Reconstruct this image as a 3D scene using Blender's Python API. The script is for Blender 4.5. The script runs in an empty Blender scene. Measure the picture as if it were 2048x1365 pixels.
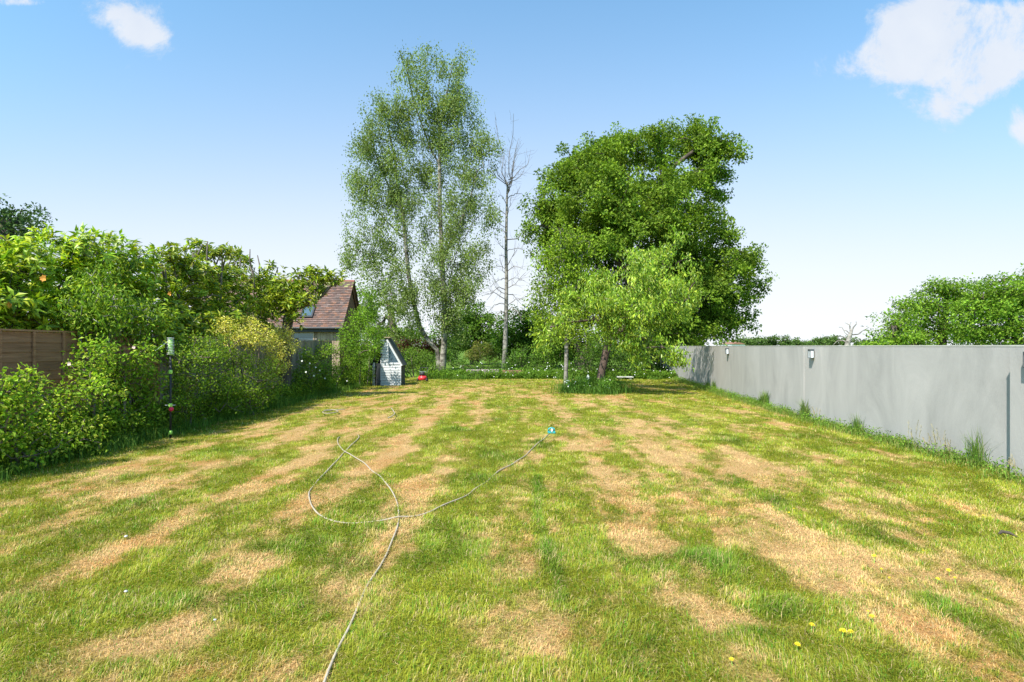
import bpy, math, random
import numpy as np
from mathutils import Vector, Matrix
R = math.radians
scene = bpy.context.scene
COL = scene.collection

# ------------------------------------------------------------------ camera, sky, sun, exposure
F, HZ, CAMH = 1100.0, 693.0, 1.75          # focal length in photo pixels, horizon row, eye height
cam = bpy.data.cameras.new("camera"); camo = bpy.data.objects.new("camera", cam); COL.objects.link(camo)
cam.sensor_width = 36.0; cam.lens = F/2048*36.0
cam.shift_y = (HZ-682.5)/2048.0
cam.clip_end = 6000; cam.clip_start = 0.05
camo.location = (0, 0, CAMH); camo.rotation_euler = (R(90), 0, 0)
scene.camera = camo

SUN = Vector((1.0, 1.35, -2.15)).normalized()        # direction the light travels
SUN_EL = math.asin(-SUN.z)
SUN_AZ = math.atan2(-SUN.x, -SUN.y)                  # compass angle of the sun, from +Y towards +X
w = bpy.data.worlds.new("World"); scene.world = w; w.use_nodes = True
nt = w.node_tree; nt.nodes.clear()
def wn(t, **k):
    n = nt.nodes.new(t)
    for a, b in k.items(): setattr(n, a, b)
    return n
def wm(op, a, b=None, c=None):
    n = wn('ShaderNodeMath', operation=op)
    for i, v in enumerate((a, b, c)):
        if v is None: continue
        if isinstance(v, (int, float)): n.inputs[i].default_value = v
        else: nt.links.new(v, n.inputs[i])
    return n.outputs[0]
sky = wn('ShaderNodeTexSky', sky_type='NISHITA'); sky.sun_disc = False
sky.sun_elevation = SUN_EL; sky.sun_rotation = SUN_AZ
sky.air_density = 1.0; sky.dust_density = 1.2; sky.ozone_density = 3.0; sky.altitude = 100
tc = wn('ShaderNodeTexCoord'); sep = wn('ShaderNodeSeparateXYZ'); nt.links.new(tc.outputs['Generated'], sep.inputs[0])
yy = wm('MAXIMUM', sep.outputs[1], 0.05)
U = wm('DIVIDE', sep.outputs[0], yy); V = wm('DIVIDE', sep.outputs[2], yy)
cmb = wn('ShaderNodeCombineXYZ'); nt.links.new(U, cmb.inputs[0]); nt.links.new(V, cmb.inputs[1])
def cnoise(scale, detail, dist=0.0, rough=0.55):
    n = wn('ShaderNodeTexNoise'); n.inputs['Scale'].default_value = scale; n.inputs['Detail'].default_value = detail
    n.inputs['Roughness'].default_value = rough; n.inputs['Distortion'].default_value = dist
    nt.links.new(cmb.outputs[0], n.inputs['Vector']); return n.outputs['Fac']
n1 = cnoise(6.5, 14, 0.35, 0.72); n2 = cnoise(9.0, 4, 0.3)
mask = None
for (px, py, rx, ry, ang, amp) in [
        (1870, 28, 130, 42, 0, 1.2), (1800, 105, 120, 48, 14, 1.5), (1930, 85, 150, 60, 8, 1.5), (1955, 150, 110, 62, 30, 1.35), (1912, 205, 38, 48, -8, 1.2),
        (2050, 60, 60, 50, 0, 0.8), (2045, 250, 34, 40, 30, 1.0), (238, 22, 85, 45, 0, 1.05), (290, 72, 60, 32, -18, .95), (15, 0, 60, 14, 0, .5), (60, 5, 40, 10, 0, .5)]:
    u0, v0 = (px-1024)/F, (HZ-py)/F; ca, sa = math.cos(R(ang)), math.sin(R(ang))
    du = wm('SUBTRACT', U, u0); dv = wm('SUBTRACT', V, v0)
    a = wm('DIVIDE', wm('ADD', wm('MULTIPLY', du, ca), wm('MULTIPLY', dv, sa)), rx/F)
    b = wm('DIVIDE', wm('SUBTRACT', wm('MULTIPLY', dv, ca), wm('MULTIPLY', du, sa)), ry/F)
    g = wm('MULTIPLY', wm('EXPONENT', wm('MULTIPLY', wm('ADD', wm('MULTIPLY', a, a), wm('MULTIPLY', b, b)), -0.9)), amp)
    mask = g if mask is None else wm('ADD', mask, g)
m_ = wm('SUBTRACT', wm('ADD', wm('MINIMUM', mask, 1.25), wm('MULTIPLY', n1, 3.0)), 2.08)
mr = wn('ShaderNodeMapRange'); mr.clamp = True; mr.interpolation_type = 'SMOOTHSTEP'
nt.links.new(m_, mr.inputs[0]); mr.inputs[1].default_value = -0.08; mr.inputs[2].default_value = 0.62; mr.inputs[3].default_value = 0; mr.inputs[4].default_value = 0.93
front = wm('GREATER_THAN', sep.outputs[1], 0.06)
fac = wm('MULTIPLY', mr.outputs[0], front)
cloudcol = wn('ShaderNodeMixRGB'); cloudcol.inputs[1].default_value = (2.5, 2.75, 3.2, 1); cloudcol.inputs[2].default_value = (3.2, 3.3, 3.45, 1)
nt.links.new(n2, cloudcol.inputs[0])
mx = wn('ShaderNodeMixRGB'); nt.links.new(fac, mx.inputs[0])
# tint of the clear sky
tint = wn('ShaderNodeMixRGB', blend_type='MULTIPLY'); tint.inputs[0].default_value = 1.0; tint.inputs[2].default_value = (0.72, 1.05, 1.02, 1)
nt.links.new(sky.outputs[0], tint.inputs[1])
hz = wm('EXPONENT', wm('MULTIPLY', wm('MULTIPLY', V, V), -16.0))
mid = wn('ShaderNodeMixRGB'); nt.links.new(wm('MULTIPLY', wm('EXPONENT', wm('MULTIPLY', wm('MULTIPLY', V, V), -5.0)), 0.92), mid.inputs[0]); mid.inputs[2].default_value = (2.0, 2.2, 2.85, 1)
nt.links.new(tint.outputs[0], mid.inputs[1])
hzm = wn('ShaderNodeMixRGB'); nt.links.new(wm('MULTIPLY', hz, 0.88), hzm.inputs[0]); hzm.inputs[2].default_value = (3.7, 3.85, 3.95, 1)
nt.links.new(mid.outputs[0], hzm.inputs[1]); nt.links.new(hzm.outputs[0], mx.inputs[1]); nt.links.new(cloudcol.outputs[0], mx.inputs[2])
bg = wn('ShaderNodeBackground'); bg.inputs[1].default_value = 0.15; nt.links.new(mx.outputs[0], bg.inputs[0])
wo = wn('ShaderNodeOutputWorld'); nt.links.new(bg.outputs[0], wo.inputs[0])

sl = bpy.data.lights.new("sun", 'SUN'); sl.energy = 4.6; sl.angle = R(0.53); sl.color = (1.0, 0.955, 0.88)
so = bpy.data.objects.new("sun", sl); COL.objects.link(so)
so.rotation_euler = SUN.to_track_quat('-Z', 'Y').to_euler(); so.location = (-20, -10, 40)
scene.view_settings.view_transform = 'Standard'; scene.view_settings.look = 'None'
scene.view_settings.gamma = 1.0; scene.view_settings.use_curve_mapping = False
scene.view_settings.exposure = 0.95
scene.render.engine = 'CYCLES'
cy = scene.cycles
cy.max_bounces = 6; cy.diffuse_bounces = 3; cy.transmission_bounces = 3; cy.glossy_bounces = 2; cy.transparent_max_bounces = 4
cy.use_denoising = False if False else cy.use_denoising

# ------------------------------------------------------------------ helpers
def tag(o, label=None, cat=None, group=None, kind=None):
    if label: o['label'] = label
    if cat: o['category'] = cat
    if group: o['group'] = group
    if kind: o['kind'] = kind
    return o
def empty(name, loc, label, cat, group=None):
    o = bpy.data.objects.new(name, None); COL.objects.link(o); o.location = loc; o.empty_display_size = 0.2
    o['org'] = list(loc)
    del o['org']; ORG[o.name] = Vector(loc)
    return tag(o, label, cat, group)
ORG = {}
def W(px, py, Y):                      # a measured photo position at distance Y as a world point
    return np.array([(px-1024)/F*Y, Y, CAMH+(HZ-py)/F*Y])
def G(px, py):                         # a ground point
    Y = CAMH*F/(py-HZ); return (px-1024)/F*Y, Y
def unit(v):
    return v/np.maximum(np.linalg.norm(v, axis=-1, keepdims=True), 1e-9)

def mesh_obj(name, verts, loops, totals, mat, parent=None, origin=None, col=None, smooth=False):
    """one mesh object from flat arrays; verts are world coordinates"""
    verts = np.asarray(verts, dtype=np.float64)
    org = np.zeros(3)
    if parent is not None: org = np.array(ORG[parent.name])
    elif origin is not None: org = np.array(origin, dtype=float)
    verts = verts-org
    me = bpy.data.meshes.new(name)
    me.vertices.add(len(verts)); me.vertices.foreach_set('co', verts.astype(np.float32).ravel())
    loops = np.asarray(loops, dtype=np.int32).ravel(); totals = np.asarray(totals, dtype=np.int32)
    starts = np.concatenate([[0], np.cumsum(totals)[:-1]]).astype(np.int32)
    me.loops.add(len(loops)); me.loops.foreach_set('vertex_index', loops)
    me.polygons.add(len(totals)); me.polygons.foreach_set('loop_start', starts); me.polygons.foreach_set('loop_total', totals)
    me.update(calc_edges=True)
    me.polygons.foreach_set('use_smooth', np.full(len(totals), smooth))
    if col is not None:
        a = me.color_attributes.new('Col', 'FLOAT_COLOR', 'POINT')
        c4 = np.ones((len(verts), 4), dtype=np.float32); c4[:, :3] = col
        a.data.foreach_set('color', c4.ravel())
    me.materials.append(mat)
    o = bpy.data.objects.new(name, me); COL.objects.link(o)
    if parent is not None:
        o.parent = parent; ORG[o.name] = Vector(org)
    else:
        o.location = org; ORG[o.name] = Vector(org)
    return o

class MB:
    def __init__(s): s.v = []; s.f = []; s.c = []
    def add(s, vs, fs, col=None):
        b = len(s.v); s.v += [tuple(map(float, v)) for v in vs]; s.f += [[b+i for i in f] for f in fs]
        s.c += [col if col is not None else (1, 1, 1)]*len(vs); return s
    def box(s, x0, x1, y0, y1, z0, z1, M=None, col=None):
        vs = [Vector(p) for p in ((x0,y0,z0),(x1,y0,z0),(x1,y1,z0),(x0,y1,z0),(x0,y0,z1),(x1,y0,z1),(x1,y1,z1),(x0,y1,z1))]
        if M is not None: vs = [M @ v for v in vs]
        return s.add(vs, [[0,3,2,1],[4,5,6,7],[0,1,5,4],[1,2,6,5],[2,3,7,6],[3,0,4,7]], col)
    def hexa(s, p8, col=None):
        return s.add(p8, [[0,3,2,1],[4,5,6,7],[0,1,5,4],[1,2,6,5],[2,3,7,6],[3,0,4,7]], col)
    def prism(s, poly, a, b, M=None, col=None):      # polygon (x,z) extruded along y from a to b
        n = len(poly)
        vs = [Vector((p[0], a, p[1])) for p in poly]+[Vector((p[0], b, p[1])) for p in poly]
        if M is not None: vs = [M @ v for v in vs]
        fs = [list(range(n)), list(range(2*n-1, n-1, -1))]+[[i, (i+1) % n+0, (i+1) % n+n, i+n][::-1] for i in range(n)]
        return s.add(vs, fs, col)
    def tube(s, pts, rad, n=8, col=None, cap=True):
        pts = [Vector(p) for p in pts]; m = len(pts)
        if isinstance(rad, (int, float)): rad = [rad]*m
        vs = []; up = None
        for i, p in enumerate(pts):
            t = (pts[min(i+1, m-1)]-pts[max(i-1, 0)]); t = t.normalized() if t.length > 1e-9 else Vector((0,0,1))
            if up is None: up = Vector((1,0,0)) if abs(t.x) < .8 else Vector((0,1,0))
            a = (up-t*up.dot(t)).normalized(); up = a; b = t.cross(a)
            for k in range(n):
                an = 2*math.pi*k/n; vs.append(p+(a*math.cos(an)+b*math.sin(an))*rad[i])
        fs = [[i*n+k, i*n+(k+1) % n, (i+1)*n+(k+1) % n, (i+1)*n+k] for i in range(m-1) for k in range(n)]
        if cap: fs += [list(range(n))[::-1], [(m-1)*n+k for k in range(n)]]
        return s.add(vs, fs, col)
    def lathe(s, prof, c, n=16, col=None, M=None):
        m = len(prof); vs = []
        for r, z in prof:
            for k in range(n):
                an = 2*math.pi*k/n; v = Vector((r*math.cos(an), r*math.sin(an), z))
                if M is not None: v = M @ v
                vs.append(v+Vector(c))
        fs = [[i*n+k, i*n+(k+1) % n, (i+1)*n+(k+1) % n, (i+1)*n+k] for i in range(m-1) for k in range(n)]
        fs += [list(range(n))[::-1], [(m-1)*n+k for k in range(n)]]
        return s.add(vs, fs, col)
    def build(s, name, mat, parent=None, origin=None, smooth=False, colour=False, bevel=0):
        L = [i for f in s.f for i in f]; T = [len(f) for f in s.f]
        o = mesh_obj(name, np.array(s.v), L, T, mat, parent, origin, np.array(s.c) if colour else None, smooth)
        if bevel:
            m = o.modifiers.new('bevel', 'BEVEL'); m.width = bevel; m.segments = 2; m.limit_method = 'ANGLE'
        return o

# numpy value noise
def vnoise(x, y, seed=0):
    xi = np.floor(x).astype(np.int64); yi = np.floor(y).astype(np.int64); xf = x-xi; yf = y-yi
    def h(a, b):
        n = (a*374761393+b*668265263+seed*982451653) & 0x7fffffff
        n = (n ^ (n >> 13))*1274126177 & 0x7fffffff
        n = (n ^ (n >> 16))*60493 & 0x7fffffff
        return (n ^ (n >> 11) & 0x7fffffff) % 65536/65535.0
    u = xf*xf*(3-2*xf); v = yf*yf*(3-2*yf)
    return (h(xi, yi)*(1-u)+h(xi+1, yi)*u)*(1-v)+(h(xi, yi+1)*(1-u)+h(xi+1, yi+1)*u)*v
def fbm(x, y, seed=0, o=4, rough=.5):
    s = 0; a = 1; t = 0
    for i in range(o):
        s = s+a*vnoise(x*2**i+17.3*i, y*2**i+5.1*i, seed+i); t += a; a *= rough
    return s/t
def sstep(a, b, x):
    t = np.clip((x-a)/(b-a), 0, 1); return t*t*(3-2*t)

# ------------------------------------------------------------------ materials
def new_mat(name):
    m = bpy.data.materials.new(name); m.use_nodes = True; n = m.node_tree
    b = n.nodes['Principled BSDF']; return m, n, b
def noise_mat(name, c1, c2, scale=5, rough=.8, detail=6, bump=0.2, stretch=(1,1,1), spec=0.3, bscale=None, attr=False, metallic=0, dist=0.0, ramp=(.3, .7)):
    m, n, b = new_mat(name)
    t = n.nodes.new('ShaderNodeTexCoord'); mp = n.nodes.new('ShaderNodeMapping'); mp.inputs['Scale'].default_value = stretch
    n.links.new(t.outputs['Object'], mp.inputs[0])
    no = n.nodes.new('ShaderNodeTexNoise'); no.inputs['Scale'].default_value = scale; no.inputs['Detail'].default_value = detail; no.inputs['Roughness'].default_value = .65
    no.inputs['Distortion'].default_value = dist
    n.links.new(mp.outputs[0], no.inputs['Vector'])
    r = n.nodes.new('ShaderNodeValToRGB'); r.color_ramp.elements[0].position = ramp[0]; r.color_ramp.elements[1].position = ramp[1]
    r.color_ramp.elements[0].color = (*c1, 1); r.color_ramp.elements[1].color = (*c2, 1)
    n.links.new(no.outputs['Fac'], r.inputs[0])
    out = r.outputs[0]
    if attr:
        a = n.nodes.new('ShaderNodeVertexColor'); a.layer_name = 'Col'
        x = n.nodes.new('ShaderNodeMixRGB'); x.blend_type = 'MULTIPLY'; x.inputs[0].default_value = 1
        n.links.new(out, x.inputs[1]); n.links.new(a.outputs[0], x.inputs[2]); out = x.outputs[0]
    n.links.new(out, b.inputs['Base Color'])
    b.inputs['Roughness'].default_value = rough; b.inputs['Specular IOR Level'].default_value = spec; b.inputs['Metallic'].default_value = metallic
    if bump:
        n2_ = n.nodes.new('ShaderNodeTexNoise'); n2_.inputs['Scale'].default_value = bscale or scale*3; n2_.inputs['Detail'].default_value = 8
        n.links.new(mp.outputs[0], n2_.inputs['Vector'])
        bp = n.nodes.new('ShaderNodeBump'); bp.inputs['Strength'].default_value = bump; bp.inputs['Distance'].default_value = 0.02
        n.links.new(n2_.outputs['Fac'], bp.inputs['Height']); n.links.new(bp.outputs[0], b.inputs['Normal'])
    return m
def leaf_mat(name, transl=.35, rough=.45, spec=.35, tmul=(1.25, 1.25, .6)):
    m, n, b = new_mat(name)
    a = n.nodes.new('ShaderNodeVertexColor'); a.layer_name = 'Col'
    n.links.new(a.outputs[0], b.inputs['Base Color']); b.inputs['Roughness'].default_value = rough; b.inputs['Specular IOR Level'].default_value = spec
    t = n.nodes.new('ShaderNodeBsdfTranslucent'); x = n.nodes.new('ShaderNodeMixRGB'); x.blend_type = 'MULTIPLY'; x.inputs[0].default_value = 1; x.inputs[2].default_value = (*tmul, 1)
    n.links.new(a.outputs[0], x.inputs[1]); n.links.new(x.outputs[0], t.inputs[0])
    ms = n.nodes.new('ShaderNodeMixShader'); ms.inputs[0].default_value = transl
    n.links.new(b.outputs[0], ms.inputs[1]); n.links.new(t.outputs[0], ms.inputs[2])
    n.links.new(ms.outputs[0], n.nodes['Material Output'].inputs[0]); return m
M_leaf = leaf_mat('leaf', .38, .6, .18); M_gloss = leaf_mat('glossy_leaf', .32, .42, .4); M_grass = leaf_mat('grass_blade', .3, .6, .25, (1.2, 1.15, .7))
M_bark = noise_mat('bark', (.045,.035,.027), (.16,.13,.10), 6, .9, 8, .8, (1,1,.25))
M_oakbark = noise_mat('oak_bark', (.03,.024,.018), (.12,.095,.07), 5, .9, 8, .9, (1,1,.25))
M_cherry = noise_mat('cherry_bark', (.045,.03,.024), (.15,.10,.075), 6, .85, 8, .7, (1,1,1.6))
M_birch = noise_mat('birch_bark', (.075,.062,.048), (.32,.285,.23), 2.2, .8, 9, .5, (1,1,1.6), ramp=(.42,.6))
M_deadbark = noise_mat('dead_bark', (.085,.075,.062), (.30,.27,.235), 4, .85, 9, .6, (1,1,2.2), ramp=(.36,.6))
M_twig = noise_mat('twig', (.09,.07,.055), (.2,.16,.12), 8, .9)
M_render = noise_mat('grey_render', (.310,.294,.278), (.450,.42,.396), 1.1, .85, 9, .16, (1,1,.40), .2, 60, dist=.8)
M_coping = noise_mat('coping', (.40,.38,.34), (.50,.48,.43), 3, .8)
M_joint = noise_mat('dark_joint', (.10,.09,.09), (.16,.15,.15), 9, .8)
M_lampmetal = noise_mat('lamp_metal', (.05,.055,.065), (.07,.075,.085), 20, .45, 3, .05, spec=.5)
M_lampglass = noise_mat('frosted_glass', (.62,.64,.64), (.72,.73,.73), 8, .35, 3, 0, spec=.5)
M_fence = noise_mat('brown_fence', (.20,.09,.045), (.40,.20,.11), 3, .8, 8, .4, (1,.35,7), attr=True)
M_oldfence = noise_mat('weathered_fence', (.16,.135,.105), (.34,.29,.23), 3, .9, 8, .5, (1,6,.5), attr=True)
M_tile = noise_mat('clay_tile', (.75,.75,.75), (1.1,1.1,1.1), 7, .85, 6, .4, attr=True)
M_redridge = noise_mat('ridge_tile', (.17,.07,.05), (.26,.10,.075), 6, .8)
M_brickw = noise_mat('gable_wall', (.17,.085,.055), (.28,.15,.10), 5, .9, 8, .4, (1,1,4))
M_cladding = noise_mat('timber_cladding', (.22,.15,.095), (.43,.32,.22), 2.6, .85, 8, .5, (5,5,.45))
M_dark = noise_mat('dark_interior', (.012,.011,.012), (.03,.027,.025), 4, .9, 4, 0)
M_glass = noise_mat('window_glass', (.05,.08,.10), (.08,.12,.15), 2, .06, 3, 0, spec=.9)
M_gutter = noise_mat('black_gutter', (.02,.02,.022), (.035,.035,.04), 6, .5)
M_white = noise_mat('white_paint', (.42,.43,.43), (.62,.62,.60), 4, .7, 8, .3, (1,1,6), .3, attr=True)
M_felt_shade = noise_mat('roof_felt_and_wall_shade', (.04,.045,.04), (.09,.095,.085), 8, .95)
M_hose = noise_mat('hose', (.29,.235,.165), (.44,.37,.28), 14, .55, 5, .15, spec=.4)
M_soil = noise_mat('soil', (.05,.035,.022), (.13,.095,.06), 6, .95, 8, .8)
M_stone = noise_mat('old_stone', (.15,.13,.105), (.36,.31,.25), 4, .95, 9, .8)
M_turq = noise_mat('turquoise_plastic', (.02,.26,.28), (.04,.36,.37), 20, .4, 3, .05, spec=.5)
M_whitepl = noise_mat('white_plastic', (.72,.72,.70), (.80,.80,.78), 20, .45, 3, .05, spec=.5)
M_blackpl_shade = noise_mat('black_plastic_and_door_shade', (.02,.02,.022), (.04,.04,.043), 20, .5, 3, .05)
M_green = noise_mat('green_plastic', (.34,.62,.10), (.42,.72,.14), 20, .45, 3, .05)
M_red = noise_mat('red_paint', (.50,.02,.025), (.62,.04,.04), 9, .35, 3, .03, spec=.6)
M_pink = noise_mat('red_ball', (.55,.01,.06), (.7,.03,.10), 20, .6, 3, .2)
M_metal = noise_mat('bare_metal', (.5,.5,.5), (.65,.65,.66), 9, .35, 3, .03, metallic=.8)
M_orange = noise_mat('dry_leaf', (.50,.20,.03), (.62,.3,.05), 20, .7)
M_flower = noise_mat('flower', (.75,.74,.68), (.85,.84,.8), 20, .7, 2, 0)
M_yellow = noise_mat('yellow_flower', (.80,.58,.01), (.9,.7,.03), 40, .7, 3, .3)
M_pinkrose = noise_mat('pale_rose', (.75,.5,.45), (.82,.62,.56), 20, .7)
M_housewhite = noise_mat('white_house', (.7,.7,.68), (.8,.8,.78), 2, .8)

# ------------------------------------------------------------------ the lawn: colour, wear and height of the ground
def seg_d(x, y, pts):                 # distance to a polyline
    d = np.full(x.shape, 1e9)
    for (ax, ay), (bx, by) in zip(pts[:-1], pts[1:]):
        ex, ey = bx-ax, by-ay; t = np.clip(((x-ax)*ex+(y-ay)*ey)/(ex*ex+ey*ey), 0, 1)
        d = np.minimum(d, np.hypot(x-ax-t*ex, y-ay-t*ey))
    return d
# worn straw-coloured places and lush tussocks read off the photo: (px, py, half width m, half length m, amount)
DRY = [(1340,860,.35,1.3,.8),(1400,905,.45,1.1,.9),(1470,960,.42,.8,.85),(1560,1040,.45,.6,1.),(1640,1085,.42,.45,.95),(1770,1150,.35,.35,.8),(1880,1195,.3,.3,.9),(1990,1230,.3,.35,.9),
       (1130,900,.35,1.0,1.),(1150,960,.3,.7,.9),(1160,1010,.22,.4,.8),(1290,1080,.25,.3,.8),(1240,1275,.2,.2,.9),(1470,1210,.14,.2,.8),(1620,1130,.2,.4,.7),(1300,940,.3,.6,.55),
       (560,925,.6,.9,.6),(470,985,.45,.45,.8),(400,1015,.4,.35,.8),(270,1090,.4,.35,.85),(120,1125,.3,.2,.6),(120,1300,.4,.3,.6),(60,1260,.3,.2,.8),(600,1190,.28,.2,.9),(590,1240,.2,.2,.7),
       (360,1080,.14,.1,.8),(350,920,1.2,.35,.6),(520,868,1.5,.4,.7),(170,985,.3,.12,.9),(70,1000,.5,.2,.7),(780,965,.22,.5,.75),(800,840,.5,.5,.9),(700,815,1.2,.8,.5),
       (820,800,.7,3.,.6),(930,785,.9,3.,.5),(1110,830,.4,1.6,.6),(1070,790,.6,3,.5),(1470,875,.35,.8,.6),(1600,870,.35,.9,.7),(1740,980,.3,.5,.45),(1900,1010,.4,.4,.5),(2030,1010,.3,.3,.6),
       (740,1330,.2,.2,.6),(1140,1290,.14,.16,.5),(430,1250,.2,.16,.5),(1110,1325,.1,.1,.8),(1980,1310,.3,.2,.7),(1730,1300,.14,.14,.6),(1560,950,.3,.5,.45),(1230,870,.3,.8,.5),(960,830,.5,1.2,.4),
       (1250,800,.7,1.5,.5),(1330,800,.6,2,.35),(620,995,.3,.4,.5),(930,1240,.2,.2,.35),(1010,1110,.25,.2,.35),(870,1130,.3,.25,.3)]
LUSH = [(1390,1115,.22,.2,1.),(1540,1185,.25,.22,.9),(1460,1260,.2,.2,.7),(1880,1220,.25,.22,.8),(1780,1350,.3,.25,.9),(1200,1090,.2,.2,.6),(1040,885,.5,.5,.7),(990,910,.45,.4,.6),
        (470,905,.7,.4,.7),(640,1060,.5,.25,.6),(560,1100,.3,.2,.7),(330,1170,.3,.15,.7),(450,1220,.5,.25,.7),(540,1180,.2,.15,.7),(740,1120,.3,.2,.4),(930,960,.4,.4,.5),(1170,850,.4,.5,.6),
        (1240,920,.3,.5,.5),(1630,990,.3,.4,.4),(1720,1060,.25,.3,.5),(300,1210,.3,.2,.6),(130,1260,.35,.2,.4),(1330,1150,.2,.2,.5),(790,1240,.35,.25,.4),(1430,880,.4,.9,.5),(100,880,2,2,.5),(900,870,.6,.8,.4)]
def wear(x, y):
    """dryness 0..1 and lushness 0..1 of the turf at x, y"""
    wx = x+(fbm(x*1.3, y*1.3, 5, 3)-.5)*.5; wy = y+(fbm(x*1.1, y*1.1, 9, 3)-.5)*.9
    d = (fbm(x*1.05, y*.42, 1, 5, .58)-.5)*1.1+(fbm(x*3.0, y*1.15, 14, 4, .6)-.5)*1.8+(fbm(x*7.5, y*4.5, 15, 3, .6)-.5)*.7+(vnoise(x*.62, y*.06, 77)-.5)*.45+.35
    d = d+.22*np.sin((x+.12*np.sin(y*.4))*2*np.pi/1.15+.6)*sstep(30, 10, y)
    for px, py, a, b, am in DRY:
        gx, gy = G(px, py); d = d+am*.38*np.exp(-(((wx-gx)/a)**2+((wy-gy)/b)**2)*.9)
    l = (fbm(x*1.7+31, y*1.3, 21, 4)-.58)*2.1
    for px, py, a, b, am in LUSH:
        gx, gy = G(px, py); k = np.exp(-(((wx-gx)/a)**2+((wy-gy)/b)**2)*.9); l = l+am*.9*k; d = d-am*.9*k
    strip = np.exp(-((x-.30-.03*np.sin(y*2))/.075)**2)*sstep(3, 4, y)*sstep(8.5, 7, y)
    l = l+strip*.8; d = d-strip*.7
    # greener towards the beds, the far end and the wall foot
    edge = sstep(-5.6, -7.0, x)+sstep(24, 29, y)*.35
    d = d-edge*.8; l = l+edge*.6
    fine = (fbm(x*6, y*5, 33, 3)-.5)*.9
    mic = (fbm(x*15, y*13, 35, 3, .7)-.5)
    return np.clip(sstep(.22, 1.02, d+fine*.8+mic*.9), 0, 1), np.clip(l+mic*.8+fine*.3, 0, 1)
C_YG = np.array([.25,.262,.022]); C_GR = np.array([.06,.150,.010]); C_TAN = np.array([.60,.385,.165]); C_TAN2 = np.array([.54,.285,.10])
def turf_col(x, y):
    d, l = wear(x, y)
    g = C_YG[None]*(1-.75*l[:, None])+C_GR[None]*(.75*l[:, None])
    v = fbm(x*2.3, y*1.6, 55, 3)[:, None]
    g = g*(.72+.56*v)
    o = sstep(.5, .75, fbm(x*1.9+9, y*1.5, 66, 3))[:, None]
    t = C_TAN[None]*(1-o*.7)+C_TAN2[None]*o*.7
    return g*(1-d[:, None])+t*d[:, None], d, l
def gz(x, y):
    return (fbm(np.asarray(x, float)*.8, np.asarray(y, float)*.5, 3, 3)-.5)*.05*sstep(60, 20, np.asarray(y, float))

def axis(lo, hi, step, far, grow=1.35):
    a = list(np.arange(lo, hi+1e-6, step)); s = step
    while a[-1] < far: s *= grow; a.append(a[-1]+s)
    s = step; b = []
    p = lo
    while p > -far: s *= grow; p -= s; b.append(p)
    return np.array(b[::-1]+a)
xs = axis(-10, 10, .08, 2500); ys = axis(1.2, 34, .09, 2500)
XX, YY = np.meshgrid(xs, ys); gx_, gy_ = XX.ravel(), YY.ravel()
cg, dg, lg = turf_col(gx_, gy_)
inside = ((gx_ > -7.2) & (gx_ < 11) & (gy_ < 31) & (gy_ > 0))[:, None]
fieldc = np.array([.10,.17,.02])[None]*(.6+.8*fbm(gx_*.15, gy_*.15, 88, 4))[:, None]
bed = ((gx_ <= -6.9) & (gx_ > -9.5) & (gy_ < 26) & (gy_ > -1))[:, None]
base = np.where(inside, cg*np.array([.70,.68,.70]), fieldc); base = np.where(bed, np.array([.05,.055,.02])[None]*(.6+.8*fbm(gx_*2, gy_*2, 4, 3))[:, None], base)
nx, ny = len(xs), len(ys); ii = np.arange(nx*ny).reshape(ny, nx)
quads = np.stack([ii[:-1, :-1], ii[:-1, 1:], ii[1:, 1:], ii[1:, :-1]], -1).reshape(-1, 4)
M_ground, n, b = new_mat('turf_ground')
a = n.nodes.new('ShaderNodeVertexColor'); a.layer_name = 'Col'
t = n.nodes.new('ShaderNodeTexCoord'); no = n.nodes.new('ShaderNodeTexNoise'); no.inputs['Scale'].default_value = 26; no.inputs['Detail'].default_value = 8; no.inputs['Roughness'].default_value = .7
n.links.new(t.outputs['Object'], no.inputs['Vector'])
rr = n.nodes.new('ShaderNodeValToRGB'); rr.color_ramp.elements[0].position = .3; rr.color_ramp.elements[1].position = .7
rr.color_ramp.elements[0].color = (.5,.5,.48,1); rr.color_ramp.elements[1].color = (1.3,1.3,1.25,1); n.links.new(no.outputs['Fac'], rr.inputs[0])
x = n.nodes.new('ShaderNodeMixRGB'); x.blend_type = 'MULTIPLY'; x.inputs[0].default_value = 1; n.links.new(a.outputs[0], x.inputs[1]); n.links.new(rr.outputs[0], x.inputs[2])
n.links.new(x.outputs[0], b.inputs['Base Color']); b.inputs['Roughness'].default_value = .95; b.inputs['Specular IOR Level'].default_value = .1
bp = n.nodes.new('ShaderNodeBump'); bp.inputs['Strength'].default_value = .9; bp.inputs['Distance'].default_value = .03; n.links.new(no.outputs['Fac'], bp.inputs['Height']); n.links.new(bp.outputs[0], b.inputs['Normal'])
gro = mesh_obj('ground', np.stack([gx_, gy_, gz(gx_, gy_)], 1), quads, np.full(len(quads), 4), M_ground, col=base, smooth=True)
tag(gro, kind='structure')

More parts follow.
